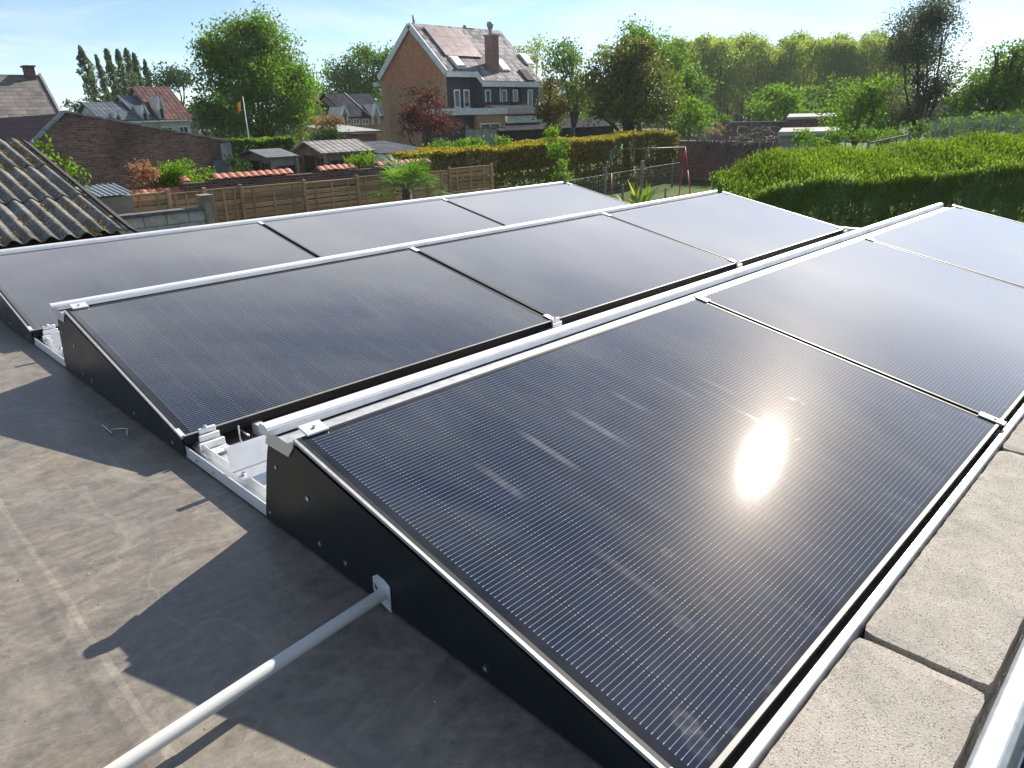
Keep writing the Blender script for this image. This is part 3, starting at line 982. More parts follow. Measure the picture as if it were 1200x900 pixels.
# gable facing: red brick above, tan brick below, paler corner strips
GX = hx0 - 0.004
gtop = MB().prism([(0, hy0, zb_mid), (0, hy1, zb_mid), (0, hy1, ze), (0, hm, zr), (0, hy0, ze)], (GX - 0.03, 0, 0), (GX, 0, 0)).build('gable_upper', M_brick_red, house)
MB().prism([(0, hy0, ZG), (0, hy1, ZG), (0, hy1, zb_mid - 0.002), (0, hy0, zb_mid - 0.002)], (GX - 0.03, 0, 0), (GX, 0, 0)).build('gable_lower', M_brick_tan, house)
M_quoin = m_brick('pale_corner_brick', (0.34, 0.20, 0.12), (0.42, 0.27, 0.17), (0.36, 0.3, 0.24), dirt=0.1)
for (ya, yb) in ((hy0 - 0.03, hy0 + 0.75), (hy1 - 0.75, hy1 + 0.03)):
    MB().box(GX - 0.065, GX - 0.031, ya, yb, ZG, ze - 0.35).build('corner_strip', M_quoin, house)
gs = (zr - ze) / (hm - hy0)
ov = 0.18
# roof: rear slope facing the gardens in two widths, street slope
xs_ = at_y(556, 84, hy0).x             # where the deeper rear part begins
y2 = hy0 - 0.75
z2 = ze - gs * 0.75
rs = slope_slab(MB(), (hx0 - 0.12, hy0 - ov, ze - gs * ov), (xs_, hy0 - ov, ze - gs * ov), (xs_, hm - .004, zr), (hx0 - 0.12, hm - .004, zr), 0.14).build('roof_slope', M_tile_house, house)
slope_slab(MB(), (xs_ + .003, y2 - ov, z2 - gs * ov), (hx1 + 0.2, y2 - ov, z2 - gs * ov), (hx1 + 0.2, hm - .004, zr), (xs_ + .003, hm - .004, zr), 0.14).build('roof_slope', M_tile_house, house)
slope_slab(MB(), (hx0 - 0.12, hy1 + ov, ze - (zr - ze) / (hy1 - hm) * ov), (hx1 + 0.2, hy1 + ov, ze - (zr - ze) / (hy1 - hm) * ov), (hx1 + 0.2, hm + .004, zr), (hx0 - 0.12, hm + .004, zr), 0.14).build('roof_slope', M_tile_house, house)
MB().box(xs_ + 0.02, hx1, y2, hy0 - 0.004, ZG, z2 - 0.02).build('rear_wall', M_slate, house)
# white verge boards and eaves boards
for (ya, za, yb, zb) in ((hy0 - ov, ze - gs * ov, hm, zr), (hy1 + ov, ze - (zr - ze) / (hy1 - hm) * ov, hm, zr)):
    MB().bar((hx0 - 0.17, ya, za - 0.03), (hx0 - 0.17, yb, zb - 0.03), 0.08, 0.42).build('verge_board', M_trim_white, house)
MB().box(hx0 - 0.2, xs_ - 0.01, hy0 - ov - 0.14, hy0 - ov, ze - gs * ov - 0.30, ze - gs * ov + 0.06).build('eaves_gutter', M_trim_white, house)
MB().box(xs_ - 0.15, hx1 + 0.25, y2 - ov - 0.14, y2 - ov, z2 - gs * ov - 0.30, z2 - gs * ov + 0.06).build('eaves_gutter', M_trim_white, house)
MB().bar((xs_ - 0.04, hy0 - ov, ze - gs * ov), (xs_ - 0.04, y2 - ov, z2 - gs * ov), 0.08, 0.34).build('verge_board', M_trim_white, house)
MB().box(hx0 - 0.3, hx0 + 0.2, hy1 + 0.3, hy1 + 0.75, ze - 0.75, ze - 0.45).build('eaves_gutter', M_trim_white, house)
# windows of the rear walls
for px_ in (536, 547):
    p0 = at_y(px_, 126, hy0); p1 = at_y(px_, 105, hy0)
    window_y(house, p0.x, hy0, p0.z, p1.z, 0.58, mull=False)
for px_ in (572, 591, 604, 621):
    p0 = at_y(px_, 125, y2); p1 = at_y(px_, 105, y2)
    window_y(house, p0.x, y2, p0.z, p1.z, 0.55, mull=False)
for px_ in (586, 610):
    p0 = at_y(px_, 128, y2)
    MB().tube([(p0.x, y2 - 0.06, ZG + 2.5), (p0.x, y2 - 0.06, z2 - 0.5)], 0.05, 6).build('downpipe', M_trim_white if px_ < 600 else M_shade, house)


def on_slope(px, py):
    """point on the rear roof slope under a pixel of the photograph"""
    n = Vector((0, -gs, 1)).normalized()
    o0 = Vector((hx0, hm, zr)) + n * 0.14
    d = ray(px, py)
    return CAM + d * ((o0 - CAM).dot(n) / d.dot(n))


NS = Vector((0, -gs, 1)).normalized()
US = Vector((0, 1, gs)).normalized()
BS = Matrix((Vector((1, 0, 0)), US, NS)).transposed().to_4x4()


def slope_box(cx_px, cy_px, w_, l_, h_, name, mat_, parent, off=0.02):
    p = on_slope(cx_px, cy_px)
    Mx = Matrix.Translation(p) @ BS
    return MB().box(-w_ / 2, w_ / 2, -l_ / 2, l_ / 2, off, off + h_, Mx).build(name, mat_, parent)


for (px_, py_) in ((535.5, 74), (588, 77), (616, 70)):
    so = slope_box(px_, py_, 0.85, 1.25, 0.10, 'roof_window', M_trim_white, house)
    slope_box(px_, py_, 0.70, 1.08, 0.03, 'pane', M_zinc, so, 0.13)  # light grey colour stands for the bright sky reflected in the pane
so = slope_box(617, 89, 0.85, 1.25, 0.10, 'roof_window', M_shade, house)
# chimneys
pc = on_slope(577, 80)
ztop = at_y(577, 43, pc.y).z
ch = MB().box(pc.x - 0.34, pc.x + 0.34, pc.y - 0.4, pc.y + 0.4, pc.z - 0.7, ztop).build('chimney', M_brick_garden, house)
MB().box(pc.x - 0.39, pc.x + 0.39, pc.y - 0.48, pc.y + 0.48, ztop + .002, ztop + 0.13).build('chimney_cap', M_wall_grey, ch)
zt2 = at_y(577, 26, pc.y).z
MB().tube([(pc.x - .1, pc.y, ztop + 0.13), (pc.x - .1, pc.y, zt2 - .3)], 0.12, 8).tube([(pc.x - .1, pc.y, zt2 - .5), (pc.x - .1, pc.y, zt2 - .2), (pc.x - .1, pc.y, zt2)], [0.16, 0.26, 0.22], 8).build('flue', M_zinc, ch)
p2 = at_y(545, 42, hm + 0.3)
ch2 = MB().box(p2.x - 0.55, p2.x + 0.55, hm - 0.2, hm + 0.8, zr - 0.8, at_y(545, 33, hm).z).build('chimney', M_brick_dark, house)
MB().tube([(p2.x, hm + 0.3, at_y(545, 33, hm).z), (p2.x, hm + 0.3, at_y(545, 29, hm).z)], 0.14, 8).build('chimney_pot', M_coping, ch2)
p3 = at_y(485, 29, hm)
MB().tube([(p3.x, hm, zr - .1), (p3.x, hm, at_y(485, 18, hm).z)], 0.09, 8).build('vent_pipe', M_zinc, house)
# panels on the house roof, their reflection painted brown-grey (a thing of its own, bolted on)
c00 = on_slope(494, 32); c10 = on_slope(533, 38); c01 = on_slope(519, 66)
wA = (c10 - c00).x; lA = (c00 - c01).length
M_roofpv = m_plain('house_roof_panel', (0.33, 0.235, 0.22), 0.3, 0.0, 0.5, 0.1, 2)
pv = thing('roof_solar_array', tuple(c01), 'block of solar panels with brownish painted reflection fixed on the steep brick house roof', 'solar array')
lA = min(lA, 5.2)
wA = max(3.6, wA)
cbase = c01 + Vector((0.25, 0, 0))
for i in range(4):
    for j in range(3):
        Mx = Matrix.Translation(cbase) @ BS
        MB().box(i * wA / 4 + .01, (i + 1) * wA / 4 - .01, j * lA / 3 + .01, (j + 1) * lA / 3 - .01, 0.07, 0.11, Mx).build('panel', M_roofpv, pv)
MB().box(0.05, wA - .05, 0.2, 0.26, 0.0, 0.068, Matrix.Translation(cbase) @ BS).box(0.05, wA - .05, lA - .3, lA - .24, 0.0, 0.068, Matrix.Translation(cbase) @ BS).build('rail', M_alu_dull, pv)
# ground-floor annexes of the house
ya = y2 - 3.2
an = thing('house_annex', (at_y(556, 150, ya).x, ya, ZG), 'low brick annex with white roof edge behind the brick house', 'annex')
xa, xb = at_y(559, 140, ya).x, at_y(592, 140, ya).x
za = at_y(575, 134, ya).z
xd = at_y(537, 140, ya).x
MB().box(xa, xb, ya, y2 - .01, ZG, za).build('wall', M_brick_tan, an)
MB().box(xd, xa - .01, ya + 0.3, hy0 - .01, ZG, za).build('side_wall', M_slate, an)
MB().box(xd - .1, xb + .1, ya - .15, y2 - .02, za + .002, za + .42).build('roof_edge', M_trim_white, an)
p0 = at_y(578, 148, ya)
window_y(an, p0.x - .3, ya, za - 1.5, za - 0.55, 1.9)
# lean-to with dark tiles and white wall
yl = y2 - 2.6
xl0, xl1 = at_y(593, 130, yl).x, at_y(640, 130, yl).x
zl0, zl1 = at_y(610, 135, yl).z, at_y(610, 121, y2).z
lt = thing('tiled_leanto', (xl0, yl, ZG), 'lean-to with dark shiny tiles and white wall behind the brick house', 'lean-to')
slope_slab(MB(), (xl0, yl - .2, zl0), (xl1, yl - .2, zl0), (xl1, y2 - .05, zl1), (xl0, y2 - .05, zl1), 0.1).build('roof_slope', M_tile_dark, lt)
MB().box(xl0 + .1, xl1 - .1, yl, y2 - .06, ZG, zl0 - .02).build('wall', M_trim_white, lt)
# long black tiled outbuilding
yb_ = 37.0
xo0, xo1 = at_y(588, 150, yb_).x, at_y(724, 150, yb_).x
zo1 = at_y(650, 141, yb_ + 1.2).z
zo0 = at_y(650, 150, yb_).z
ob = thing('black_outbuilding', (xo0, yb_, ZG), 'long low black outbuilding with dark pantiles behind the beech hedge', 'outbuilding')
gable_walls(MB(), xo0 + .2, xo1 - .2, yb_ + .25, yb_ + 3.2, ZG, zo0, zo1, 'x', yb_ + 1.6).build('wall', M_shade, ob)
roof_pair(ob, xo0, xo1, yb_ + .2, yb_ + 3.2, zo0, zo1 + .02, 'x', M_tile_dark, 0.25, 0.08, yb_ + 1.6)
# cement panel wall in front of the annex
yc = 36.2
xq0, xq1 = at_y(546, 155, yc).x, at_y(583, 155, yc).x
cw = thing('cement_panel_wall', (xq0, yc, ZG), 'grey cement panel wall in front of the low brick annex', 'wall')
zc = at_y(565, 151, yc).z
for i in range(4):
    d_ = (xq1 - xq0) / 4
    MB().box(xq0 + i * d_ + .03, xq0 + (i + 1) * d_ - .03, yc, yc + .08, ZG, zc - .05 * (i % 2)).build('panel', M_wall_grey, cw)
MB().box(xq0, xq1, yc - .03, yc + .11, zc + .003, zc + .09).build('coping', M_brick_dark, cw)

# ================================================================ old brick gable building on the left
gyy = 25.0
P = lambda px, py: at_y(px, py, gyy)
pk = P(76, 132); re = P(268, 166); le = P(30, 178)
og = thing('old_brick_building', (pk.x, gyy, ZG), 'old weathered brick outbuilding with long sloping gable wall and red tiled roof', 'outbuilding')
gbl = MB().prism([(le.x, 0, ZG), (re.x, 0, ZG), (re.x, 0, re.z), (pk.x, 0, pk.z), (le.x, 0, le.z)], (0, gyy, 0), (0, gyy + 0.3, 0)).build('gable_wall', M_brick_old, og)
for (a, b, nm) in ((pk, re, 'coping'), (pk, le, 'coping')):
    n = 9 if a.x < b.x else 4
    for i in range(n):
        p = a.lerp(b, i / n); q = a.lerp(b, (i + 1) / n - 0.012)
        MB().bar((p.x, gyy + .14, p.z + .035), (q.x, gyy + .14, q.z + .035 + 0.01 * (i % 2)), 0.40 if nm == 'coping' else .3, 0.06).build(nm, M_wall_grey, gbl)
sl = (pk.z - le.z) / (pk.x - le.x)
xe_ = pk.x - 3.2
slope_slab(MB(), (xe_, gyy + .35, pk.z - sl * 3.2 - .1), (xe_, gyy + 9, pk.z - sl * 3.2 - .1), (pk.x, gyy + 9, pk.z - .1), (pk.x, gyy + .35, pk.z - .1), 0.1).build('roof_slope', M_tile_redy, og)
sr_ = (pk.z - re.z) / (re.x - pk.x)
slope_slab(MB(), (re.x, gyy + .35, re.z - .15), (re.x, gyy + 9, re.z - .15), (pk.x + .01, gyy + 9, pk.z - .1), (pk.x + .01, gyy + .35, pk.z - .1), 0.08).build('roof_slope', M_tile_redy, og)
MB().box(re.x - .35, re.x + .02, gyy - .1, gyy + .4, ZG, re.z - .05).build('end_pier', M_wall_grey, og)
p = P(262, 192)
MB().box(P(247, 195).x, P(267, 195).x, gyy - .12, gyy - .006, ZG, P(255, 188).z).build('tarred_patch', M_felt, og)

# ================================================================ far left tiled roof with chimney
fy = 40.0
Q = lambda px, py, y=fy: at_y(px, py, y)
r1 = Q(45, 90)
v1 = at_x(68, 133, r1.x)
fl_ = thing('grey_roofed_house', (r1.x - 4, fy, ZG), 'house with broad lichen grey tiled roof and single leaning chimney', 'house')
x_l = r1.x - 9
g_ = (r1.z - v1.z) / (fy - v1.y)
yE = v1.y - .5
zE = r1.z - g_ * (fy - yE)
gable_walls(MB(), x_l, r1.x - .12, yE + .3, 2 * fy - yE - .3, ZG, zE + g_ * .3 - .15, r1.z - .12, 'x', fy).build('wall', M_brick_old, fl_)
slope_slab(MB(), (x_l, yE, zE), (r1.x, yE, zE), (r1.x, fy - .004, r1.z), (x_l, fy - .004, r1.z), 0.1).build('roof_slope', M_tile_old, fl_)
slope_slab(MB(), (x_l, 2 * fy - yE, zE), (r1.x, 2 * fy - yE, zE), (r1.x, fy + .004, r1.z), (x_l, fy + .004, r1.z), 0.1).build('roof_slope', M_tile_old, fl_)
MB().bar((r1.x + .06, yE, zE + .1), (r1.x + .06, fy, r1.z + .1), 0.1, 0.16).build('verge_board', M_wall_grey, fl_)
cx0 = Q(31, 92).x; cx1 = Q(41, 92).x
chm = MB().box(cx0, cx1, fy - .3, fy + .3, r1.z - .4, Q(34, 79).z).build('chimney', M_brick_dark, fl_)
MB().box(cx0 - .06, cx1 + .06, fy - .36, fy + .36, Q(34, 79).z + .002, Q(34, 77).z).build('chimney_cap', M_brick_dark, chm)

# ================================================================ terrace of houses under the poplars
def dormer(root, px, py_top, py_bot, wpx, y, mat_front):
    a = at_y(px - wpx / 2, py_bot, y); b = at_y(px + wpx / 2, py_bot, y); c = at_y(px, py_top, y)
    m_ = (a.x + b.x) / 2
    zt = c.z; zb = a.z; zm = zb + (zt - zb) * 0.45
    d = MB().prism([(a.x, 0, zb), (b.x, 0, zb), (b.x, 0, zm), (m_, 0, zt), (a.x, 0, zm)], (0, y, 0), (0, y + 2.5, 0)).build('dormer', mat_front, root)
    for s in (a.x, b.x):
        MB().bar((s, y - .12, zm - .1), (m_, y - .12, zt + .08), 0.22, 0.16).build('bargeboard', M_trim_white, d)
    MB().box(m_ - (b.x - a.x) * .18, m_ + (b.x - a.x) * .18, y - .06, y - .004, zb + (zm - zb) * .1, zm).build('dormer_window', M_window, d)


ty = 74.0
T = lambda px, py: at_y(px, py, ty)


def terrace(label, px0, px1, py_ridge, py_eave, mat_, wallm, depth=8.0, gab=None):
    xa, xb = T(px0, py_eave).x, T(px1, py_eave).x
    zr_ = at_y((px0 + px1) / 2, py_ridge, ty + depth / 2).z
    ze_ = T((px0 + px1) / 2, py_eave).z
    h = thing('terrace_house', (xa, ty, ZG), label, 'house', 'terrace houses under the leaning poplars')
    gable_walls(MB(), xa, xb, ty, ty + depth, ZG, ze_, zr_ - .1, 'x').build('wall', wallm, h)
    roof_pair(h, xa, xb, ty, ty + depth, ze_ + .05, zr_, 'x', mat_, 0.3, 0.12)
    MB().box(xa, xb, ty - .4, ty - .3, ze_ - .25, ze_ - .1).build('gutter', M_trim_white, h)
    n = max(2, int((xb - xa) / 1.9))
    for i in range(n):
        xc = xa + (i + .5) * (xb - xa) / n
        window_y(h, xc, ty, ze_ - 2.3, ze_ - .7, 0.9, sill=False)
    if gab:
        dormer(h, gab, py_ridge + 10, py_eave + 1, 8, ty - .3, wallm)
    return h


terrace('terrace house with blue grey roof at the end near the tallest poplar', 121, 165, 121, 141, M_tile_slate, M_wall_pale, 8, 139)
terrace('narrow terrace house with blue grey roof between blue and red roofed neighbours', 166, 184, 113, 140, M_tile_slate, M_wall_pale, 9, 171)
terrace('terrace house with old red tiled roof beside the large green tree', 185, 222, 103, 139, M_tile_red, M_wall_pale, 9, 191)

# dark roofed house row behind the garden sheds
dy_ = 66.0
D = lambda px, py: at_y(px, py, dy_)
dh = thing('dark_roofed_house', tuple(Vector((D(415, 150).x, dy_, ZG))), 'dark tiled house with white gabled dormers beside the tall brick house', 'house')
xa, xb = D(409, 135).x, D(456, 135).x
zr_ = at_y(430, 111, dy_ + 4).z; ze_ = D(430, 136).z
gable_walls(MB(), xa, xb, dy_, dy_ + 8, ZG, ze_, zr_ - .1, 'x').build('wall', M_brick_tan, dh)
roof_pair(dh, xa, xb, dy_, dy_ + 8, ze_, zr_, 'x', M_tile_dark, 0.3, 0.12)
dormer(dh, 404, 125, 142, 9, dy_ - .4, M_wall_pale)
dormer(dh, 441, 122, 146, 9, dy_ - .4, M_wall_pale)
for px_ in (407, 417, 428, 437):
    window_y(dh, D(px_, 140).x, dy_, D(px_, 146).z, D(px_, 139).z, 0.8, sill=False)
MB().bar((D(431, 130).x, dy_ - .35, ze_), (D(431, 130).x, dy_ + 4, zr_ + .15), .1, .12).build('party_parapet', M_wall_grey, dh)
rh = thing('red_roofed_house', (D(384, 140).x, dy_ + 2, ZG), 'low house with dark red tiled roof next to the dark roofed house', 'house')
xa2, xb2 = at_y(386, 132, dy_ + 2).x, at_y(410, 132, dy_ + 2).x
zr2 = at_y(400, 113, dy_ + 6).z; ze2 = at_y(395, 134, dy_ + 2).z
gable_walls(MB(), xa2, xb2, dy_ + 2, dy_ + 10, ZG, ze2, zr2 - .1, 'x').build('wall', M_brick_tan, rh)
roof_pair(rh, xa2, xb2, dy_ + 2, dy_ + 10, ze2, zr2, 'x', M_tile_red, 0.3, 0.12)
wh = thing('white_gabled_house', tuple(Vector((at_d(375, 140, 95).x, at_d(375, 140, 95).y, ZG))), 'small white house with pointed gable behind the large green tree', 'house')
a1 = at_d(366, 134, 95); a2 = at_d(384, 134, 95); a3 = at_d(374, 119, 95)
gable_walls(MB(), a1.x, a2.x + .6, a1.y - 1, a1.y + 7, ZG, a1.z, a3.z, 'y').build('wall', M_trim_white, wh)
roof_pair(wh, a1.x, a2.x + .6, a1.y - 1, a1.y + 7, a1.z, a3.z + .1, 'y', M_tile_dark, 0.3, 0.15)
window_y(wh, (a1.x + a2.x) / 2 + .2, a1.y - 1, a1.z - 1.6, a1.z - .2, 1.0)
# lean-to with grey roof and red brick in front of it
ly = 52.0
L_ = lambda px, py: at_y(px, py, ly)
br = thing('brick_leanto', (L_(395, 160).x, ly, ZG), 'red brick garden building with pale grey roof behind the shingled shed', 'outbuilding')
xa, xb = L_(404, 157).x, L_(441, 157).x
MB().box(xa, xb, ly, ly + 4.5, ZG, L_(420, 157).z).build('wall', M_brick_garden, br)
slope_slab(MB(), (xa - 1.0, ly - .4, L_(420, 156).z), (xb + .3, ly - .4, L_(420, 156).z), (xb - .3, ly + 5, at_y(420, 147, ly + 5).z), (xa - .9, ly + 5, at_y(420, 147, ly + 5).z), .15).build('roof_slope', M_wall_grey, br)

# ================================================================ garden sheds
def shed(name, label, x0, x1, y0, y1, zb, ze, zr, roofm, wallm):
    s = thing(name, (x0, y0, ZG), label, 'shed', 'garden sheds behind the wall')
    gable_walls(MB(), x0, x1, y0, y1, zb, ze, zr - .05, 'x').build('wall', wallm, s)
    roof_pair(s, x0 - .12, x1, y0, y1, ze, zr, 'x', roofm, 0.12, 0.06)
    yc_ = (y0 + y1) / 2
    # front door and window in the gable that faces -x
    zw = ze - 1.95
    d = MB().box(x0 - .03, x0 - .003, yc_ - .42, yc_ + .42, zb, ze - .12).build('door', M_shade, s)
    MB().box(x0 - .05, x0 - .031, yc_ - .47, yc_ - .42, zb, ze - .07).box(x0 - .05, x0 - .031, yc_ + .42, yc_ + .47, zb, ze - .07).build('door_frame', M_brown_wood, d)
    for off in (-.82, .82):
        wv = MB().box(x0 - .03, x0 - .003, yc_ + off - .25, yc_ + off + .25, zw + .95, zw + 1.75).build('window', M_window, s)
        MB().box(x0 - .05, x0 - .031, yc_ + off - .02, yc_ + off + .02, zw + .95, zw + 1.75).box(x0 - .05, x0 - .031, yc_ + off - .25, yc_ + off + .25, zw + 1.33, zw + 1.37).box(x0 - .05, x0 - .031, yc_ + off - .3, yc_ + off - .25, zw + .9, zw + 1.8).box(x0 - .05, x0 - .031, yc_ + off + .25, yc_ + off + .3, zw + .9, zw + 1.8).build('glazing_bars', M_brown_wood, wv)
    # window on the long side
    xw = x0 + .55
    wv = MB().box(xw - .35, xw + .35, y0 - .03, y0 - .003, zw + .9, zw + 1.65).build('window', M_window, s)
    MB().box(xw - .02, xw + .02, y0 - .05, y0 - .031, zw + .9, zw + 1.65).box(xw - .4, xw - .35, y0 - .05, y0 - .031, zw + .85, zw + 1.7).box(xw + .35, xw + .4, y0 - .05, y0 - .031, zw + .85, zw + 1.7).build('glazing_bars', M_brown_wood, wv)
    for xx in (x0 - .06, x1 + .0):
        MB().box(xx, xx + .07, y0 - .07, y0 - .004, zb, ze - .02).build('corner_post', M_post, s)
    n = int((ze - zb) / .16)
    for i in range(n):
        MB().box(x0 + 1.0, x1 - .02, y0 - .022, y0 - .004, zb + i * .16 + .008, zb + (i + 1) * .16 - .008).build('board', wallm, s)
    return s


s2a, s2b, s2r = at_x(381, 181, 15.0), at_x(346, 181, 15.0), at_x(361, 167, 15.0)
s1a, s1b, s1r = at_x(318, 187, 12.6), at_x(281, 187, 12.6), at_x(298, 177, 12.6)
shed('garden_shed', 'wooden garden shed with pale shingled roof and glazed door', 15.0, at_y(435, 178, s2a.y).x, s2a.y, s2b.y, ZG, s2a.z + .05, s2r.z, M_tile_shed, M_brown_wood)
shed('garden_shed', 'low wooden garden shed with plain dark grey felt roof', 12.6, at_y(345, 180, s1a.y).x, s1a.y, s1b.y, ZG, s1a.z + .05, s1r.z, M_felt, M_grey_wood)
# white garage with corrugated roof beyond the coping wall
wy = 29.5
wg = thing('white_garage', (at_y(445, 185, wy).x, wy, ZG), 'small white garage with grey corrugated sheet roof behind the garden wall', 'garage')
xa, xb = at_y(446, 185, wy).x, at_y(497, 185, wy).x
za = at_y(460, 180, wy).z
MB().box(xa, xb, wy, wy + 3, ZG, za).build('wall', M_trim_white, wg)
mb = MB()
npx = 60
vs = []
for j in (0, 1):
    for i in range(npx + 1):
        vs.append((xa - .2 + (xb - xa + .6) * i / npx, wy - .3 + j * 4.2, za + .05 + j * .42 + (0.03 if i % 2 else 0)))
mb.add(vs, [(i, i + 1, npx + 2 + i, npx + 1 + i) for i in range(npx)])
mb.build('roof_sheet', M_wall_grey, wg)
window_y(wg, at_y(476, 185, wy).x, wy, za - .75, za - .15, 1.0, frame=M_trim_white)
MB().box(xa + .5, xa + 1.3, wy - .04, wy - .003, ZG, za - .15).build('door', M_zinc, wg)
# ================================================================ vegetation helpers
RNG = np.random.default_rng(77)


def unit(n, rng):
    v = rng.normal(size=(n, 3))
    return v / np.linalg.norm(v, axis=1)[:, None]


def leaf_object(name, pts, size, rnd, material, parent=None, up=0.0, aspect=0.55, seed=1, loc=None, out=None):
    """one mesh of leaf-shaped quads; up > 0 turns the long axis towards +z (blades, shoots)"""
    rng = np.random.default_rng(seed)
    pts = np.asarray(pts, dtype=np.float64)
    n = len(pts)
    a = unit(n, rng)
    if out is not None:
        a = a * 0.6 + out
    a[:, 2] += up
    a /= np.linalg.norm(a, axis=1)[:, None]
    b = np.cross(a, unit(n, rng))
    b /= np.maximum(np.linalg.norm(b, axis=1)[:, None], 1e-6)
    s = (np.broadcast_to(np.asarray(size, dtype=np.float64), (n,)) * rng.uniform(0.65, 1.35, n))[:, None]
    bend = np.cross(a, b) * s * 0.25
    quad = np.stack([pts - a * s, pts + b * s * aspect + bend, pts + a * s, pts - b * s * aspect + bend], axis=1)
    off = np.array((0.0, 0.0, 0.0))
    rt = parent
    while rt is not None:
        off = off + np.array(rt.location); rt = rt.parent
    verts = (quad.reshape(-1, 3) - off).astype(np.float32)
    me = bpy.data.meshes.new(name)
    me.vertices.add(n * 4); me.loops.add(n * 4); me.polygons.add(n)
    me.vertices.foreach_set('co', verts.ravel())
    me.loops.foreach_set('vertex_index', np.arange(n * 4, dtype=np.int32))
    me.polygons.foreach_set('loop_start', np.arange(0, n * 4, 4, dtype=np.int32))
    at = me.attributes.new('rnd', 'FLOAT', 'POINT')
    at.data.foreach_set('value', np.repeat(np.asarray(rnd, dtype=np.float32), 4))
    me.update(calc_edges=True)
    me.materials.append(material)
    o = bpy.data.objects.new(name, me)
    COL.objects.link(o)
    if parent is not None: o.parent = parent
    return o


def crown_points(lobes, n_leaf, clump_r, rng, per=26, shell=0.45, rag=0.12):
    """lobes: (cx,cy,cz,rx,ry,rz); leaves gathered in clumps, most of them towards the outside"""
    lobes = np.asarray(lobes, dtype=np.float64)
    wgt = (lobes[:, 3] * lobes[:, 4] * lobes[:, 5]) ** (2 / 3.0)
    wgt /= wgt.sum()
    nc = max(8, n_leaf // per)
    idx = rng.choice(len(lobes), nc, p=wgt)
    d = unit(nc, rng)
    d[:, 2] = np.where(d[:, 2] < -0.5, d[:, 2] * 0.6, d[:, 2])
    r = (shell + (1 - shell) * rng.random(nc) ** 0.6) * (1 + rng.normal(size=nc) * rag)
    cc = lobes[idx, :3] + d * lobes[idx, 3:] * r[:, None]
    cr = rng.random(nc)
    cs = clump_r * rng.uniform(0.6, 1.3, nc)
    pid = rng.choice(nc, n_leaf)
    p = cc[pid] + np.clip(rng.normal(size=(n_leaf, 3)), -1.5, 1.5) * cs[pid][:, None] * np.array((1, 1, 0.75))
    rn = np.clip(0.55 * cr[pid] + 0.45 * rng.random(n_leaf), 0, 1)
    return p, rn


def limbs(mb, base, lobes, r0, rng, fork=0.45, n_extra=2):
    base = Vector(base)
    cen = Vector(np.average(np.asarray(lobes)[:, :3], axis=0).tolist())
    fk = base.lerp(Vector((cen.x, cen.y, cen.z)), fork)
    bend = Vector((rng.normal() * .12, rng.normal() * .12, 0)) * (fk.z - base.z) * .3
    mb.tube([base - Vector((0, 0, .1)), base.lerp(fk, .5) + bend, fk], [r0 * 1.2, r0 * .95, r0 * .8], 8)
    for L in lobes:
        tip = Vector(L[:3])
        mid = fk.lerp(tip, .55) + Vector((rng.normal(), rng.normal(), rng.normal() * .5)) * r0 * 1.5
        mb.tube([fk - Vector((0, 0, r0)), mid, tip], [r0 * .6, r0 * .38, r0 * .18], 6)
        for k in range(n_extra):
            dv = Vector(unit(1, rng)[0].tolist())
            dv.z = abs(dv.z) * .7
            e = tip + Vector((dv.x * L[3], dv.y * L[4], dv.z * L[5])) * .85
            mb.tube([mid.lerp(tip, .3 + .3 * k), tip.lerp(e, .4), e], [r0 * .22, r0 * .13, r0 * .05], 5)


def px_lobes(blobs, D, rng, depth=0.5):
    out = []
    for (px, py, hw, hh) in blobs:
        dd = D + rng.normal() * depth
        c = at_d(px, py, dd)
        k = (c - CAM).dot(FWD) / F_PX
        out.append((c.x, c.y, c.z, hw * k, hw * k, hh * k))
    return out


def tree(name, label, blobs, D, mat_, leaf_px=2.6, dens=2.4, trunk=0.18, clump_px=7.0, cat='tree', group=None, bark=None, shell=0.45, rag=0.07, base_px=None, seed=0, up=0.0, fork=0.45, depth=None, per=26):
    rng = np.random.default_rng(1000 + seed)
    k = None
    lob = px_lobes(blobs, D, rng, depth if depth is not None else D * 0.012)
    c0 = at_d(blobs[0][0], blobs[0][1], D)
    k = (c0 - CAM).dot(FWD) / F_PX
    if base_px is None:
        bx = sum(l[0] for l in lob) / len(lob); by = sum(l[1] for l in lob) / len(lob)
    else:
        b = at_d(base_px, 150, D); bx, by = b.x, b.y
    root = thing(name, (bx, by, ZG), label, cat, group)
    mb = MB()
    limbs(mb, (bx, by, ZG), lob, trunk, rng, fork)
    # break each rounded mass into smaller uneven boughs
    sub_ = []
    for L in lob:
        m_ = 7 if L[3] / k > 15 else 4
        for q in range(m_):
            d_ = unit(1, rng)[0]
            rr_ = (0.42 + 0.5 * rng.random()) * (1.12 if q == 0 else 1)
            f_ = rng.uniform(.42, .66)
            sub_.append((L[0] + d_[0] * L[3] * rr_, L[1] + d_[1] * L[4] * rr_, L[2] + d_[2] * L[5] * rr_, L[3] * f_, L[4] * f_, L[5] * f_ * .85))
    lob = sub_
    mb.build('trunk', bark or M_bark, root)
    leaf_px *= .72
    area = sum(math.pi * hw * hh for (_, _, hw, hh) in blobs)
    n = int(area / (leaf_px ** 2) * dens)
    p, rn = crown_points(lob, n, clump_px * k, rng, per, shell, rag)
    keep = p[:, 2] > ZG + 0.15
    leaf_object('crown', p[keep], leaf_px * k, rn[keep], mat_, root, seed=seed + 5, up=up)
    return root


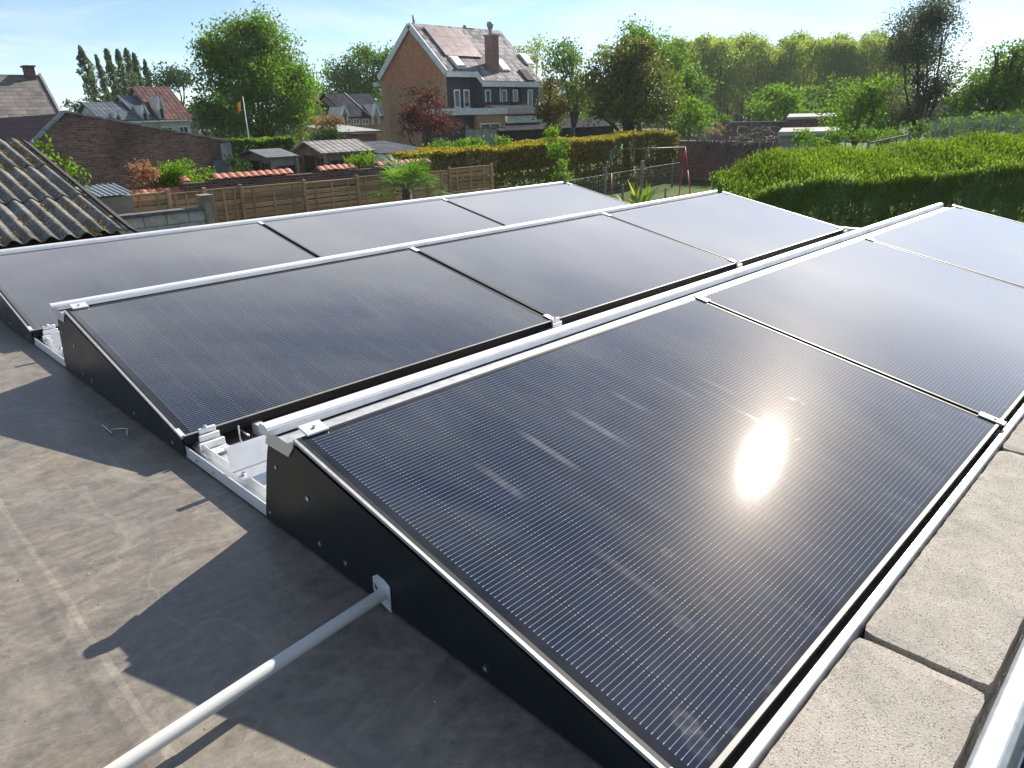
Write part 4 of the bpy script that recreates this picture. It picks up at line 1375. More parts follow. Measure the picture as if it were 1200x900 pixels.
LF_bright = m_leaf('bright_green_leaves', (0.065, 0.143, 0.016), (0.221, 0.351, 0.039), 0.45)
LF_mid = m_leaf('mid_green_leaves', (0.058, 0.12, 0.024), (0.165, 0.27, 0.05), 0.45)
LF_dark = m_leaf('dark_green_leaves', (0.023, 0.049, 0.018), (0.065, 0.111, 0.033), 0.30)
LF_pop = m_leaf('poplar_leaves', (0.052, 0.091, 0.044), (0.143, 0.215, 0.098), 0.4)
LF_plant = m_leaf('young_poplar_leaves', (0.14, 0.19, 0.06), (0.35, 0.40, 0.13), 0.6)
LF_purple = m_leaf('purple_leaves', (0.052, 0.016, 0.019), (0.156, 0.052, 0.052), 0.35)
LF_olive = m_leaf('olive_leaves', (0.065, 0.065, 0.018), (0.195, 0.163, 0.039), 0.35)
LF_holly = m_leaf('variegated_leaves', (0.06, 0.085, 0.03), (0.17, 0.185, 0.06), 0.35, 0.4, (0.32, 0.27, 0.08))
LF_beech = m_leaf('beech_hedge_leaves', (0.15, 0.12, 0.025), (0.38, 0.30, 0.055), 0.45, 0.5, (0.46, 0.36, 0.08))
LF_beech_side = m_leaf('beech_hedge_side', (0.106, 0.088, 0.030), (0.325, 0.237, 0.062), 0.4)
LF_con = m_leaf('conifer_shoots', (0.085, 0.15, 0.02), (0.24, 0.33, 0.05), 0.5)
LF_con_face = m_leaf('conifer_face_lifted', (0.10, 0.17, 0.065), (0.26, 0.38, 0.14), 0.55)  # front face colour lightened and cooled, skylight on the shaded side put in
LF_grey = m_leaf('grey_dark_leaves', (0.055, 0.068, 0.056), (0.13, 0.155, 0.115), 0.35)
LF_photinia = m_leaf('red_shrub_leaves', (0.182, 0.078, 0.058), (0.390, 0.208, 0.156), 0.35, 0.5, (0.12, 0.17, 0.04))
LF_palm = m_leaf('palm_leaves', (0.058, 0.117, 0.026), (0.169, 0.286, 0.065), 0.35, 0.4)
LF_gold = m_leaf('pinkish_shrub_leaves', (0.208, 0.117, 0.065), (0.429, 0.273, 0.169), 0.3)

# ---- row of leaning poplars on the left
pop = [(93, 58, 118, 138, 12), (112, 68, 130, 128, 6), (124, 61, 140, 124, 9), (137, 62, 152, 124, 8), (147, 61, 160, 122, 8), (156, 66, 168, 120, 8), (169, 74, 178, 120, 6)]
PLAB = ['tallest dense poplar at the outer end of the leaning row', 'thin poplar right beside the tallest leaning poplar', 'dense narrow poplar, third in the leaning row',
        'slim poplar in the middle of the leaning row', 'slim poplar above the gap between blue grey roofs', 'poplar above the narrow blue grey roofed terrace house', 'short thin poplar at the row end towards the red roof']
for i, (tx, ty_, bx, by, hw) in enumerate(pop):
    D_ = 108 + (i % 3) * 3
    ty_ -= 4; hw *= .85
    rng = np.random.default_rng(300 + i)
    top = at_d(tx, ty_, D_); bot = at_d(bx, by, D_)
    k = (top - CAM).dot(FWD) / F_PX
    ax = (top - bot)
    base = bot - ax * ((bot.z - ZG) / ax.z)
    root = thing('poplar_tree', (base.x, base.y, ZG), PLAB[i], 'tree', 'leaning poplars in a row')
    MB().tube([base - Vector((0, 0, .2)), base.lerp(top, .5), top], [0.35, 0.2, 0.04], 7).build('trunk', M_bark, root)
    n = int(3000 * hw / 8)
    tt = rng.random(n) ** 0.85
    prof = np.clip(np.sin(np.clip(tt * .96 + .04, 0, 1) * math.pi) ** 0.5, 0.12, 1) * (1.0 - 0.18 * tt)
    ang = rng.random(n) * 2 * math.pi
    rr = 1.15 * hw * k * prof * (0.3 + 0.8 * rng.random(n) ** .6) * (0.8 + 0.3 * np.sin(tt * 17 + ang * 2 + i) + .15 * np.sin(tt * 41 + ang))
    side1 = np.array(RIGHT); side2 = np.array((FWD.x, FWD.y, 0)); side2 /= np.linalg.norm(side2)
    p = np.array(base.lerp(bot, 0.55))[None] + (np.array(top) - np.array(base.lerp(bot, 0.55)))[None] * tt[:, None]
    p = p + side1[None] * (rr * np.cos(ang))[:, None] + side2[None] * (rr * np.sin(ang))[:, None]
    gp_ = (np.sin(tt * 31 + ang * 3 + i * 2) + np.sin(tt * 67 - ang * 2)) > -.75
    p = p[gp_]; tt = tt[gp_]; n = len(p)
    leaf_object('crown', p, 1.5 * k, np.clip(.5 * rng.random(n) + .35 * (np.sin(tt * 40) * .5 + .5), 0, 1), LF_pop, root, up=0.9, seed=i)

# ---- single trees, left to right (pixel blobs give directions, the distance is each tree's own)
tree('broadleaf_tree', 'dark rounded tree behind the red roofed terrace house', [(190, 93, 16, 14), (215, 96, 18, 13), (205, 90, 14, 12)], 105, LF_dark, 2.2, 2.6, .25, 6, seed=1)
tree('broadleaf_tree', 'large bright green tree standing behind the flagpole', [(290, 60, 42, 36), (262, 55, 28, 26), (322, 75, 34, 34), (280, 28, 24, 13), (318, 118, 42, 34), (268, 95, 34, 34), (345, 110, 22, 34), (300, 100, 40, 40), (252, 72, 16, 18), (310, 50, 26, 26), (255, 100, 22, 30), (340, 90, 24, 30), (330, 140, 30, 20), (290, 130, 30, 24)], 60, LF_bright, 2.5, 3.2, .24, 8, seed=2, base_px=305, fork=.3)
tree('broadleaf_tree', 'dark bushy tree at the foot of the large bright tree', [(245, 128, 24, 28), (262, 140, 22, 22), (232, 135, 12, 18), (280, 140, 16, 20)], 56, LF_mid, 2.4, 2.4, .2, 7, seed=3)
tree('small_tree', 'distant slim dark tree at the end of the old brick gable', [(85, 124, 6, 6), (95, 126, 6, 8)], 95, LF_dark, 2.0, 2.4, .12, 4, seed=4)
tree('broadleaf_tree', 'dark rounded tree above the dark roofed house', [(415, 85, 34, 26), (395, 95, 22, 24), (440, 80, 24, 22), (415, 110, 34, 22), (385, 118, 14, 18), (432, 66, 16, 10)], 98, LF_mid, 2.4, 3.0, .35, 7, seed=5)
tree('broadleaf_tree', 'small green tree filling the gap beside the large bright tree', [(364, 105, 12, 14), (368, 118, 10, 10)], 110, LF_mid, 2.2, 2.2, .2, 6, seed=6)
tree('shrub', 'pinkish brown flowering shrub under the large bright tree', [(380, 145, 15, 9), (395, 143, 12, 7)], 50, LF_gold, 2.0, 2.6, .06, 4, 'shrub', seed=7)
tree('shrub', 'dark green shrub below the pinkish shrub', [(382, 160, 16, 11), (395, 160, 12, 10)], 48, LF_dark, 2.2, 2.6, .06, 5, 'shrub', seed=8)
tree('purple_tree', 'purple leaved tree in front of the brick house gable', [(503, 128, 24, 24), (486, 145, 18, 18), (520, 140, 18, 22), (500, 112, 14, 10), (478, 152, 10, 10)], 46, LF_purple, 2.4, 1.8, .16, 6, seed=9, rag=.2)
tree('columnar_tree', 'olive brown columnar tree at the end of the brick house', [(648, 92, 13, 20), (647, 118, 19, 26), (650, 130, 18, 16)], 43, LF_olive, 2.4, 3.0, .14, 5, seed=10)
tree('broadleaf_tree', 'slender green tree rising behind the olive columnar tree', [(664, 75, 22, 16), (652, 60, 14, 12), (676, 92, 16, 30), (680, 120, 12, 22), (672, 62, 10, 12), (690, 95, 8, 22)], 54, LF_mid, 2.4, 2.0, .2, 7, seed=11, rag=.2)
tree('broadleaf_tree', 'pale feathery tree behind the brick house roof end', [(612, 62, 12, 14), (630, 62, 14, 14), (622, 75, 14, 14)], 80, LF_plant, 2.2, 1.3, .15, 6, seed=12, rag=.25)
tree('evergreen_tree', 'broad dark evergreen with yellow tinged leaves behind the beech hedge', [(735, 88, 40, 34), (715, 112, 32, 30), (760, 110, 34, 36), (735, 130, 46, 18), (722, 76, 24, 18), (752, 75, 26, 18), (772, 132, 20, 20), (697, 130, 12, 18)], 44, LF_holly, 2.7, 3.4, .25, 7, seed=13)
tree('broadleaf_tree', 'tall fresh green tree rising behind the broad evergreen', [(752, 50, 22, 22), (770, 62, 26, 30), (735, 56, 14, 16), (785, 85, 22, 34), (758, 38, 10, 12), (710, 62, 12, 14)], 58, LF_bright, 2.4, 2.0, .25, 7, seed=14, rag=.22)
tree('broadleaf_tree', 'soft grey green tree between tall fresh tree and poplar plantation', [(812, 105, 20, 20), (800, 92, 16, 20), (818, 125, 18, 14)], 66, LF_mid, 2.4, 2.6, .2, 6, seed=15)
tree('broadleaf_tree', 'bright sapling thicket at the end of the beech hedge', [(805, 138, 18, 20), (818, 148, 16, 14), (795, 125, 12, 18), (828, 140, 10, 14)], 48, LF_bright, 2.6, 2.6, .1, 6, seed=16)
tree('rounded_tree', 'rounded light green tree behind the far garden wall', [(908, 122, 26, 20), (892, 132, 18, 14), (926, 128, 20, 16), (905, 108, 14, 9)], 70, LF_bright, 2.4, 3.0, .14, 6, seed=17)
tree('fruit_tree', 'wide green tree with bent dark branches beside the rounded tree', [(962, 112, 22, 12), (985, 105, 18, 12), (950, 125, 14, 12), (978, 125, 22, 16)], 66, LF_mid, 2.4, 1.8, .2, 6, seed=18)
tree('broadleaf_tree', 'green bushy tree at the foot of the dark grey tree', [(1010, 118, 24, 20), (990, 135, 22, 18), (1025, 105, 22, 18), (1005, 145, 26, 16), (1030, 130, 20, 22), (982, 148, 12, 10)], 50, LF_bright, 2.6, 2.6, .15, 7, seed=19)
tree('bare_topped_tree', 'tall thin leaved dark grey tree behind the wire netting fence', [(1085, 45, 40, 40), (1070, 75, 36, 40), (1095, 85, 34, 36), (1080, 15, 28, 22), (1105, 40, 26, 36), (1060, 60, 20, 26), (1075, 120, 34, 30), (1060, 135, 22, 20), (1100, 110, 22, 30)], 46, LF_grey, 1.9, 1.5, .14, 7, seed=20, rag=.28, shell=.25, base_px=1082, fork=.35)
tree('broadleaf_tree', 'green tree filling the corner beyond the wire netting fence', [(1160, 90, 26, 20), (1180, 80, 24, 28), (1145, 110, 26, 20), (1175, 115, 30, 24), (1200, 90, 20, 32), (1170, 62, 12, 12), (1192, 58, 12, 10), (1130, 125, 18, 14), (1205, 120, 20, 24), (1110, 148, 22, 14), (1150, 146, 26, 16), (1190, 142, 26, 16)], 44, LF_mid, 2.6, 2.8, .25, 8, seed=21, rag=.18)
tree('shrub', 'low blue green shrub at the foot of the dark grey tree', [(1042, 150, 14, 9), (1030, 156, 12, 8)], 40, LF_mid, 2.4, 2.4, .06, 5, 'shrub', seed=22)
# ---- shrubs in the gardens
tree('shrub', 'reddish pink shrub in front of the old brick gable wall', [(172, 203, 13, 12), (165, 195, 8, 10), (180, 214, 14, 10), (160, 213, 10, 8)], 21.5, LF_photinia, 2.2, 2.8, .04, 4, 'shrub', seed=30)
tree('shrub', 'round bright green shrub in front of the old brick gable wall', [(205, 203, 20, 15), (195, 210, 14, 12), (222, 208, 12, 10), (200, 195, 12, 8)], 22, LF_bright, 2.0, 3.4, .04, 4, 'shrub', seed=31)
tree('shrub', 'small light green bush beside the round bright shrub', [(238, 204, 10, 6), (232, 208, 7, 6)], 22.5, LF_bright, 2.0, 2.8, .03, 3, 'shrub', seed=32)
tree('shrub', 'dark leafy bush between old gable wall end and felt roofed shed', [(280, 196, 14, 9), (272, 190, 8, 8)], 25, LF_dark, 2.2, 2.8, .04, 4, 'shrub', seed=33)
tree('shrub', 'yellow green bushes beside the shingled garden shed', [(420, 187, 14, 6), (432, 184, 10, 6), (408, 191, 8, 5)], 24.5, LF_bright, 2.2, 2.8, .03, 4, 'shrub', seed=34)
tree('climbing_plant', 'light green leafy climber growing out of the beech hedge', [(651, 160, 11, 9), (655, 178, 12, 14), (660, 200, 14, 14), (648, 172, 8, 10)], 30.0, LF_bright, 2.4, 2.6, .03, 4, 'climber', seed=35)
tree('shrub', 'bright yellow green growth behind the beech hedge', [(545, 172, 22, 6), (525, 174, 14, 5), (585, 166, 14, 7), (565, 168, 14, 6)], 31, LF_bright, 2.2, 2.8, .03, 4, 'shrub', seed=36)
tree('shrub', 'dark green growth beside the white garage behind the hedge', [(508, 173, 14, 6), (520, 168, 12, 5)], 33, LF_mid, 2.2, 2.6, .03, 4, 'shrub', seed=37)
tree('shrub', 'leafy shrub growing against the vine covered wall', [(945, 160, 12, 10), (955, 168, 12, 8), (935, 166, 8, 8)], 30, LF_bright, 2.2, 2.2, .03, 4, 'shrub', seed=38)
tree('shrub', 'green shrub between pale flat roof and conifer hedge', [(992, 158, 20, 10), (1015, 162, 14, 8), (978, 166, 12, 8)], 31, LF_mid, 2.4, 2.4, .04, 5, 'shrub', seed=39)
tree('clipped_bush', 'small clipped green ball bush on top of the far wall', [(850, 140, 8, 7)], 62, LF_mid, 2.0, 3.4, .06, 3, 'shrub', seed=40)
tree('dry_grass_clump', 'straw coloured dry clump above the vine covered wall', [(838, 154, 12, 5), (845, 150, 7, 4)], 46, LF_gold, 2.0, 2.8, .03, 3, 'grass clump', seed=41)
tree('shrub', 'dense dark green bushes seen through the wire netting fence', [(1105, 150, 20, 14), (1140, 147, 24, 14), (1175, 145, 24, 14), (1205, 143, 20, 14)], 37, LF_mid, 2.4, 2.6, .05, 5, 'shrub', seed=42)
tree('shrub', 'low green shrubs under the grey support bar behind the conifer hedge', [(1030, 162, 16, 9), (1052, 158, 16, 10), (1072, 154, 14, 10)], 33, LF_mid, 2.4, 2.6, .05, 4, 'shrub', seed=43)
# ---- poplar plantation: three kinds copied along two rows
def plantation_tree(seed, h, wid):
    rng = np.random.default_rng(seed)
    root = thing('plantation_poplar', (0, 0, ZG), 'slender pale leaved poplar in the dense plantation beyond the gardens', 'tree', 'poplars of the distant plantation')
    mb = MB()
    mb.tube([(0, 0, ZG - .2), (.1, .05, ZG + h * .4), (0, 0, ZG + h * .97)], [.2, .12, .02], 6)
    for i in range(16):
        z0 = h * (.28 + .6 * i / 16); a = rng.random() * 6.28; L = wid * (.9 - .5 * i / 16)
        mb.tube([(0, 0, ZG + z0), (math.cos(a) * L * .4, math.sin(a) * L * .4, ZG + z0 + L * .7), (math.cos(a) * L * .75, math.sin(a) * L * .75, ZG + z0 + L * 1.9)], [.045, .03, .01], 4)
    mb.build('trunk', M_bark, root)
    n = 3000
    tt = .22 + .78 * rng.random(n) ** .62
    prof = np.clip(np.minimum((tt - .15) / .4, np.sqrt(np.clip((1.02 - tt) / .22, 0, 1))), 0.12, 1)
    ang = rng.random(n) * 6.283
    rr = wid * prof * (.15 + .9 * rng.random(n) ** .7)
    p = np.stack([rr * np.cos(ang), rr * np.sin(ang), ZG + h * tt + rng.normal(size=n) * .3], axis=1)
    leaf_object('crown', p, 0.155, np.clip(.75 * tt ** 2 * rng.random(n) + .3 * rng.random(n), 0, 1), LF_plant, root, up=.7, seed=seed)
    return root


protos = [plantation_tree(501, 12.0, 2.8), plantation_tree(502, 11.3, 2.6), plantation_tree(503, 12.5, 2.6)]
used = [False] * 3
rng = np.random.default_rng(9)
spots = []
for i, px_ in enumerate(np.linspace(792, 1048, 21)):
    spots.append((px_ + rng.normal() * 2, 112 + rng.normal() * 2 - i * .3))
for i, px_ in enumerate(np.linspace(786, 1052, 18)):
    spots.append((px_ + rng.normal() * 3, 128 + rng.normal() * 3))
for i, px_ in enumerate(np.linspace(800, 1040, 10)):
    spots.append((px_ + rng.normal() * 3, 150 + rng.normal() * 3))
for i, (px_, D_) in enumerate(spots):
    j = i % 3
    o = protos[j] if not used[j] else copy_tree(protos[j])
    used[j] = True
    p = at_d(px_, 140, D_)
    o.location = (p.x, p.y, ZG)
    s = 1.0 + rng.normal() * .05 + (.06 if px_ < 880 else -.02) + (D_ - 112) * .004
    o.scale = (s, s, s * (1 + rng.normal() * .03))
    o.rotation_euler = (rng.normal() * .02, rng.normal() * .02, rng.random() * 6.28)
# far wood closing the view
rng = np.random.default_rng(21)
pts = []
for i in range(26000):
    az = rng.uniform(-5, 100) * math.pi / 180
    D_ = rng.uniform(185, 215)
    hgt = 9 + 3.0 * math.sin(az * 23) + 2 * math.sin(az * 61 + 1)
    if az < math.radians(44): hgt -= 2.5
    z = ZG + hgt * rng.random() ** .7
    pts.append((CAM.x + math.sin(az) * D_, CAM.y + math.cos(az) * D_, z))
LF_far = m_leaf('far_wood_leaves', (0.039, 0.065, 0.039), (0.098, 0.137, 0.065), 0.2)
tag(leaf_object('far_wood', pts, 0.85, rng.random(len(pts)), LF_far, None, seed=4), 'distant dark green wood closing the horizon behind the gardens', 'wood', kind='stuff')


# ================================================================ hedges
def hedge(name, label, a, b, depth, z_top, mat_top, mat_side, n, size, up=0.2, z0=ZG, seed=0, topfun=None, lean=0.0, group=None, shoots=0, bulge=.12, nd=None, core=True):
    """a, b: ground line of the front face (x, y); depth to the back of it"""
    rng = np.random.default_rng(seed + 600)
    a = np.array(a, dtype=float); b = np.array(b, dtype=float)
    L = np.linalg.norm(b - a); t = (b - a) / L
    nrm = np.array((-t[1], t[0]))
    if np.dot(nrm, a - np.array((CAM.x, CAM.y))) < 0: nrm = -nrm      # away from the camera
    H_ = z_top - z0
    root = thing(name, (a[0], a[1], z0), label, 'hedge', group)
    tf = topfun or (lambda s: 0 * s)
    if core:
        cb = MB()
        for q in range(int(L / .45)):
            w_ = a + t * (q + .5) * .45 + nrm * (depth * .5 + rng.normal() * .1)
            cb.tube([(w_[0], w_[1], z0), (w_[0] + rng.normal() * .08, w_[1] + rng.normal() * .08, z0 + H_ * .5), (w_[0] + rng.normal() * .15, w_[1] + rng.normal() * .15, z_top - .3)], [.03, .022, .008], 5)
        cb.build('stems', M_bark, root)
    n_top = int(n * .38); n_side = n - n_top

    def wob(s, z):
        return bulge * (np.sin(s * 2.3 + z * 1.7) + .6 * np.sin(s * 5.1 - z * 3.1 + 1) + .5 * np.sin(s * 11 + z * 5))
    s = rng.random(n_top) * L; d = rng.random(n_top) * depth
    zz = z_top + tf(s) - lean * (1 - d / depth) + wob(s, d * 2) * .5 - np.abs(rng.normal(size=n_top)) * .07
    pt = np.stack([a[0] + t[0] * s + nrm[0] * d, a[1] + t[1] * s + nrm[1] * d, zz], axis=1)
    leaf_object('top_foliage', pt, size, rng.random(n_top), mat_top, root, up=up, seed=seed)
    nf = int(n_side * .8)
    s1 = rng.random(nf) * L; z1 = rng.random(nf) ** .9
    top1 = z_top + tf(s1) - lean
    zf = z0 + (top1 - z0) * z1
    df = -wob(s1, zf) + np.abs(rng.normal(size=nf)) * .12 + (z1 ** 6) * .15
    pf = np.stack([a[0] + t[0] * s1 + nrm[0] * df, a[1] + t[1] * s1 + nrm[1] * df, zf], axis=1)
    ne = n_side - nf
    e = np.where(rng.random(ne) < .5, 0.0, L); de = rng.random(ne) * depth; ze1 = rng.random(ne)
    ze_ = z0 + (z_top + tf(e) - lean * (1 - de / depth) - z0) * ze1
    e = e + rng.normal(size=ne) * .1
    pe = np.stack([a[0] + t[0] * e + nrm[0] * de, a[1] + t[1] * e + nrm[1] * de, ze_], axis=1)
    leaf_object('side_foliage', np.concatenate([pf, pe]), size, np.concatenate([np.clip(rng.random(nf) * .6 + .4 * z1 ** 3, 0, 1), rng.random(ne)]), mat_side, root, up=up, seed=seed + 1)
    if shoots:
        s = rng.random(shoots) * L; d = rng.random(shoots) * depth * .95
        zz = z_top + tf(s) - lean * (1 - d / depth) + wob(s, d * 2) * .5 + rng.random(shoots) * .12
        ps = np.stack([a[0] + t[0] * s + nrm[0] * d, a[1] + t[1] * s + nrm[1] * d, zz], axis=1)
        leaf_object('shoots', ps, size * 1.4, rng.random(shoots) * .5 + .5, mat_top, root, up=2.2, aspect=.22, seed=seed + 2)
    return root


# brown-green beech hedge
ha = at_y(487, 200, 20.6); hb = at_d(792, 200, 42)
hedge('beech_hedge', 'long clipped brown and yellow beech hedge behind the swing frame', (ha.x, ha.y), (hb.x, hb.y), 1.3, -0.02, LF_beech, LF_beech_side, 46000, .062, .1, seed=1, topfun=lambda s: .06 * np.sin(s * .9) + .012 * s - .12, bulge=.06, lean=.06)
# conifer hedge on the right, untrimmed bright shoots on top
ca = at_d(862, 230, 16.6); cb_ = at_d(1215, 230, 19.6)
dv = (Vector((cb_.x, cb_.y, 0)) - Vector((ca.x, ca.y, 0))).normalized()
def conifer_hedge():
    rng = np.random.default_rng(812)
    a = np.array((ca.x, ca.y)); b = np.array((cb_.x + dv.x * 3, cb_.y + dv.y * 3))
    L = np.linalg.norm(b - a); t = (b - a) / L
    nrm = np.array((-t[1], t[0]))
    if np.dot(nrm, a - np.array((CAM.x, CAM.y))) < 0: nrm = -nrm
    root = thing('conifer_hedge', (a[0], a[1], ZG), 'thick bright green conifer hedge with feathery upright shoots beyond the panels', 'hedge')
    dep = 1.9

    def zt(s, d):
        """top surface: higher at the back, falling to a shoulder in front"""
        f = np.clip(d / dep, 0, 1)
        return -0.62 + .045 * s + (.62 - .004 * s) * f ** .8 + .05 * np.sin(s * 1.3) + .03 * np.sin(s * 3.7 + d * 2) - .45 * np.clip(1 - s / 1.6, 0, 1) ** 1.6

    cb = MB()
    for q in range(int(L / .5)):
        w_ = a + t * (q + .5) * .5 + nrm * (1.0 + rng.normal() * .15)
        cb.tube([(w_[0], w_[1], ZG), (w_[0] + rng.normal() * .06, w_[1] + rng.normal() * .06, -1.4), (w_[0] + rng.normal() * .1, w_[1] + rng.normal() * .1, -.4)], [.06, .04, .01], 6)
    cb.build('stems', M_bark, root)

    def xy(s, d):
        return a[0] + t[0] * s + nrm[0] * d, a[1] + t[1] * s + nrm[1] * d
    # feathery shoots: sprays of thin blades around upright shoot axes
    nsh = 9500
    s = rng.random(nsh) * L; d = rng.random(nsh) ** 1.15 * dep
    h = rng.uniform(.16, .36, nsh)
    z0 = zt(s, d) - h * .7
    tilt = rng.normal(size=(nsh, 2)) * .22
    per = 11
    P = []; RN = []
    for k in range(per):
        f = (k + rng.random(nsh)) / per
        x, y = xy(s, d)
        P.append(np.stack([x + tilt[:, 0] * h * f + rng.normal(size=nsh) * .03 * (1.1 - f), y + tilt[:, 1] * h * f + rng.normal(size=nsh) * .03 * (1.1 - f), z0 + h * f], axis=1))
        RN.append(np.clip(.2 + .7 * f * rng.random(nsh) + .25 * rng.random(nsh), 0, 1))
    leaf_object('shoots', np.concatenate(P), .029, np.concatenate(RN), LF_con, root, up=1.7, aspect=.28, seed=31)
    # shoots hanging over the front shoulder, thinning downwards
    nsf = 4200
    s = rng.random(nsf) * L; v = 1 - rng.random(nsf) ** 2.0 * .62
    z1 = ZG + (zt(s, 0 * s) - ZG) * v
    h = rng.uniform(.12, .3, nsf)
    x, y = xy(s, .08 - .10 * rng.random(nsf))
    Q = []; RQ = []
    for k in range(8):
        f = (k + rng.random(nsf)) / 8
        Q.append(np.stack([x - nrm[0] * .10 * f + rng.normal(size=nsf) * .02, y - nrm[1] * .10 * f + rng.normal(size=nsf) * .02, z1 + h * (f - .5)], axis=1))
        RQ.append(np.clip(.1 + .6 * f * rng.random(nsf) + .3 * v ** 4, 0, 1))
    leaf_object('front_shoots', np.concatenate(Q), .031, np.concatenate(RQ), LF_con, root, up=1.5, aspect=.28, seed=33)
    # the shaded face below
    nf = 8500
    s = rng.random(nf) * L; v = rng.random(nf)
    d0 = .00 - .07 * np.sin(s * 2.1 + v * 4) - .08 * np.sin(s * 6.3 - v * 7) + np.abs(rng.normal(size=nf)) * .10
    zf = ZG + (zt(s, 0 * s) - ZG) * v
    P = []; RN = []
    for k in range(7):
        x, y = xy(s, d0 - .10 * k / 7)
        P.append(np.stack([x + rng.normal(size=nf) * .045, y + rng.normal(size=nf) * .045, zf + .03 * k + rng.normal(size=nf) * .03], axis=1))
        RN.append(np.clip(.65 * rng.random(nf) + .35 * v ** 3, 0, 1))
    ne = 900
    for k in range(7):
        e = rng.random(ne); d = rng.random(ne) * dep
        x, y = xy(.12 + rng.normal(size=ne) * .08, d)
        P.append(np.stack([x, y, ZG + (zt(0 * d + .3, d) - ZG) * e], axis=1)); RN.append(rng.random(ne))
    leaf_object('face_foliage', np.concatenate(P), .040, np.concatenate(RN), LF_con_face, root, up=1.2, aspect=.32, seed=32)


conifer_hedge()
# clipped hedge in front of the big tree
h1 = at_d(264, 180, 44); h2 = at_d(346, 180, 44)
hedge('clipped_hedge', 'clipped mid green hedge behind the felt roofed shed', (h1.x, h1.y), (h2.x, h2.y), 1.2, at_d(300, 164, 44).z, LF_bright, LF_mid, 7000, .12, .1, seed=3, bulge=.1)

# ================================================================ palm
pb = at_y(478, 232, 16.2)
palm = thing('fan_palm', (pb.x, pb.y, ZG), 'green fan palm with spiky leaves in front of the timber fence', 'palm')
hub = Vector((pb.x, pb.y, at_y(478, 222, 16.2).z))
MB().tube([(pb.x, pb.y, ZG - .05), (pb.x + .03, pb.y, (ZG + hub.z) / 2), hub], [.14, .12, .11], 9).build('trunk', M_bark, palm)
rng = np.random.default_rng(5)
for i in range(24):
    az = i * 2.4 + rng.normal() * .2; el = rng.uniform(-.35, 1.25)
    d0 = Vector((math.cos(az) * math.cos(el), math.sin(az) * math.cos(el), math.sin(el)))
    L = rng.uniform(.5, .85)
    tip = hub + d0 * L + Vector((0, 0, -.05))
    fr = MB().tube([hub, hub.lerp(tip, .5) + Vector((0, 0, .03)), tip], .009, 4, False)
    side = d0.cross(Vector((0, 0, 1))).normalized(); upv = side.cross(d0)
    for k in range(19):
        a = (k - 9) / 9 * 1.75
        dr = (d0 * math.cos(a) + side * math.sin(a) + upv * rng.normal() * .06).normalized()
        Lk = rng.uniform(.6, .8) * (1 - .25 * abs(a) / 1.75)
        wv = dr.cross(upv).normalized() * .024
        p0 = tip; p1 = tip + dr * Lk * .5 + upv * .02; p2 = tip + dr * Lk + Vector((0, 0, -.06 - .05 * rng.random()))
        fr.add([p0, p1 + wv, p2, p1 - wv], [(0, 1, 2, 3)])
    o = fr.build('frond', LF_palm, palm)
    at = o.data.attributes.new('rnd', 'FLOAT', 'POINT')
    at.data.foreach_set('value', np.full(len(o.data.vertices), rng.random(), dtype=np.float32))
# sword-leaved plant peeping over the last row
yb2 = at_d(748, 236, 11.5)
yk = thing('sword_leaved_plant', (yb2.x, yb2.y, ZG), 'pale striped sword leaved plant peeping over the end solar panel', 'plant')
for i in range(26):
    az = rng.random() * 6.28; el = rng.uniform(.5, 1.35); L = rng.uniform(.35, .62)
    hb2 = Vector((yb2.x + (rng.random() - .5) * .25, yb2.y + (rng.random() - .5) * .25, at_d(748, 246, 11.5).z))
    d0 = Vector((math.cos(az) * math.cos(el), math.sin(az) * math.cos(el), math.sin(el)))
    wv = d0.cross(Vector((0, 0, 1))).normalized() * .026
    m_ = hb2 + d0 * L * .55
    lf = MB().add([hb2 - wv * .5, hb2 + wv * .5, m_ + wv, hb2 + d0 * L + Vector((0, 0, -.04)), m_ - wv], [(0, 1, 2, 4), (4, 2, 3)])
    o = lf.build('leaf', LF_palm if i % 3 else LF_beech, yk)
    at = o.data.attributes.new('rnd', 'FLOAT', 'POINT')
    at.data.foreach_set('value', np.full(len(o.data.vertices), .6 + .4 * rng.random(), dtype=np.float32))
MB().tube([(yb2.x, yb2.y, ZG), (yb2.x, yb2.y, at_d(748, 246, 11.5).z)], [.09, .07], 7).build('stem', M_bark, yk)
# ================================================================ corrugated shed roof on the left
cx1 = at_y(155, 268, 9.5).x
cz0 = at_y(120, 274, 9.5).z
top_c = at_x(30, 166, cx1)
cy0, cy1, cz1 = 9.5, top_c.y, top_c.z
ca_ = math.atan2(cz1 - cz0, cy1 - cy0)
LEN = math.hypot(cz1 - cz0, cy1 - cy0)


def m_fibre():
    t = NT('mossy_fibre_cement')
    p = t.pos()
    n = t.noise(p, 2.2, 6, 0.6)
    f = t.noise(p, 26.0, 5, 0.7)
    s = t.noise(p, 75.0, 3, 0.6)
    c = t.ramp(n, [(0.3, (0.12, 0.12, 0.112)), (0.55, (0.25, 0.245, 0.225)), (0.75, (0.34, 0.315, 0.27))])
    c = t.mix(t.math('MULTIPLY', t.ramp(f, [(0.45, 0.0), (0.62, 1.0)]), 0.75), c, (0.05, 0.05, 0.042))
    mo = t.noise(p, 4.5, 5, 0.7, 0.6)
    c = t.mix(t.math('MULTIPLY', t.ramp(mo, [(0.5, 0.0), (0.66, 1.0)]), 0.7), c, (0.12, 0.085, 0.05))
    c = t.mix(t.math('MULTIPLY', t.ramp(s, [(0.62, 0.0), (0.7, 1.0)]), 0.6), c, (0.42, 0.42, 0.38))
    t.bump(f, 0.5, 0.02)
    return t.set(c, 0.95, 0, 0.15)


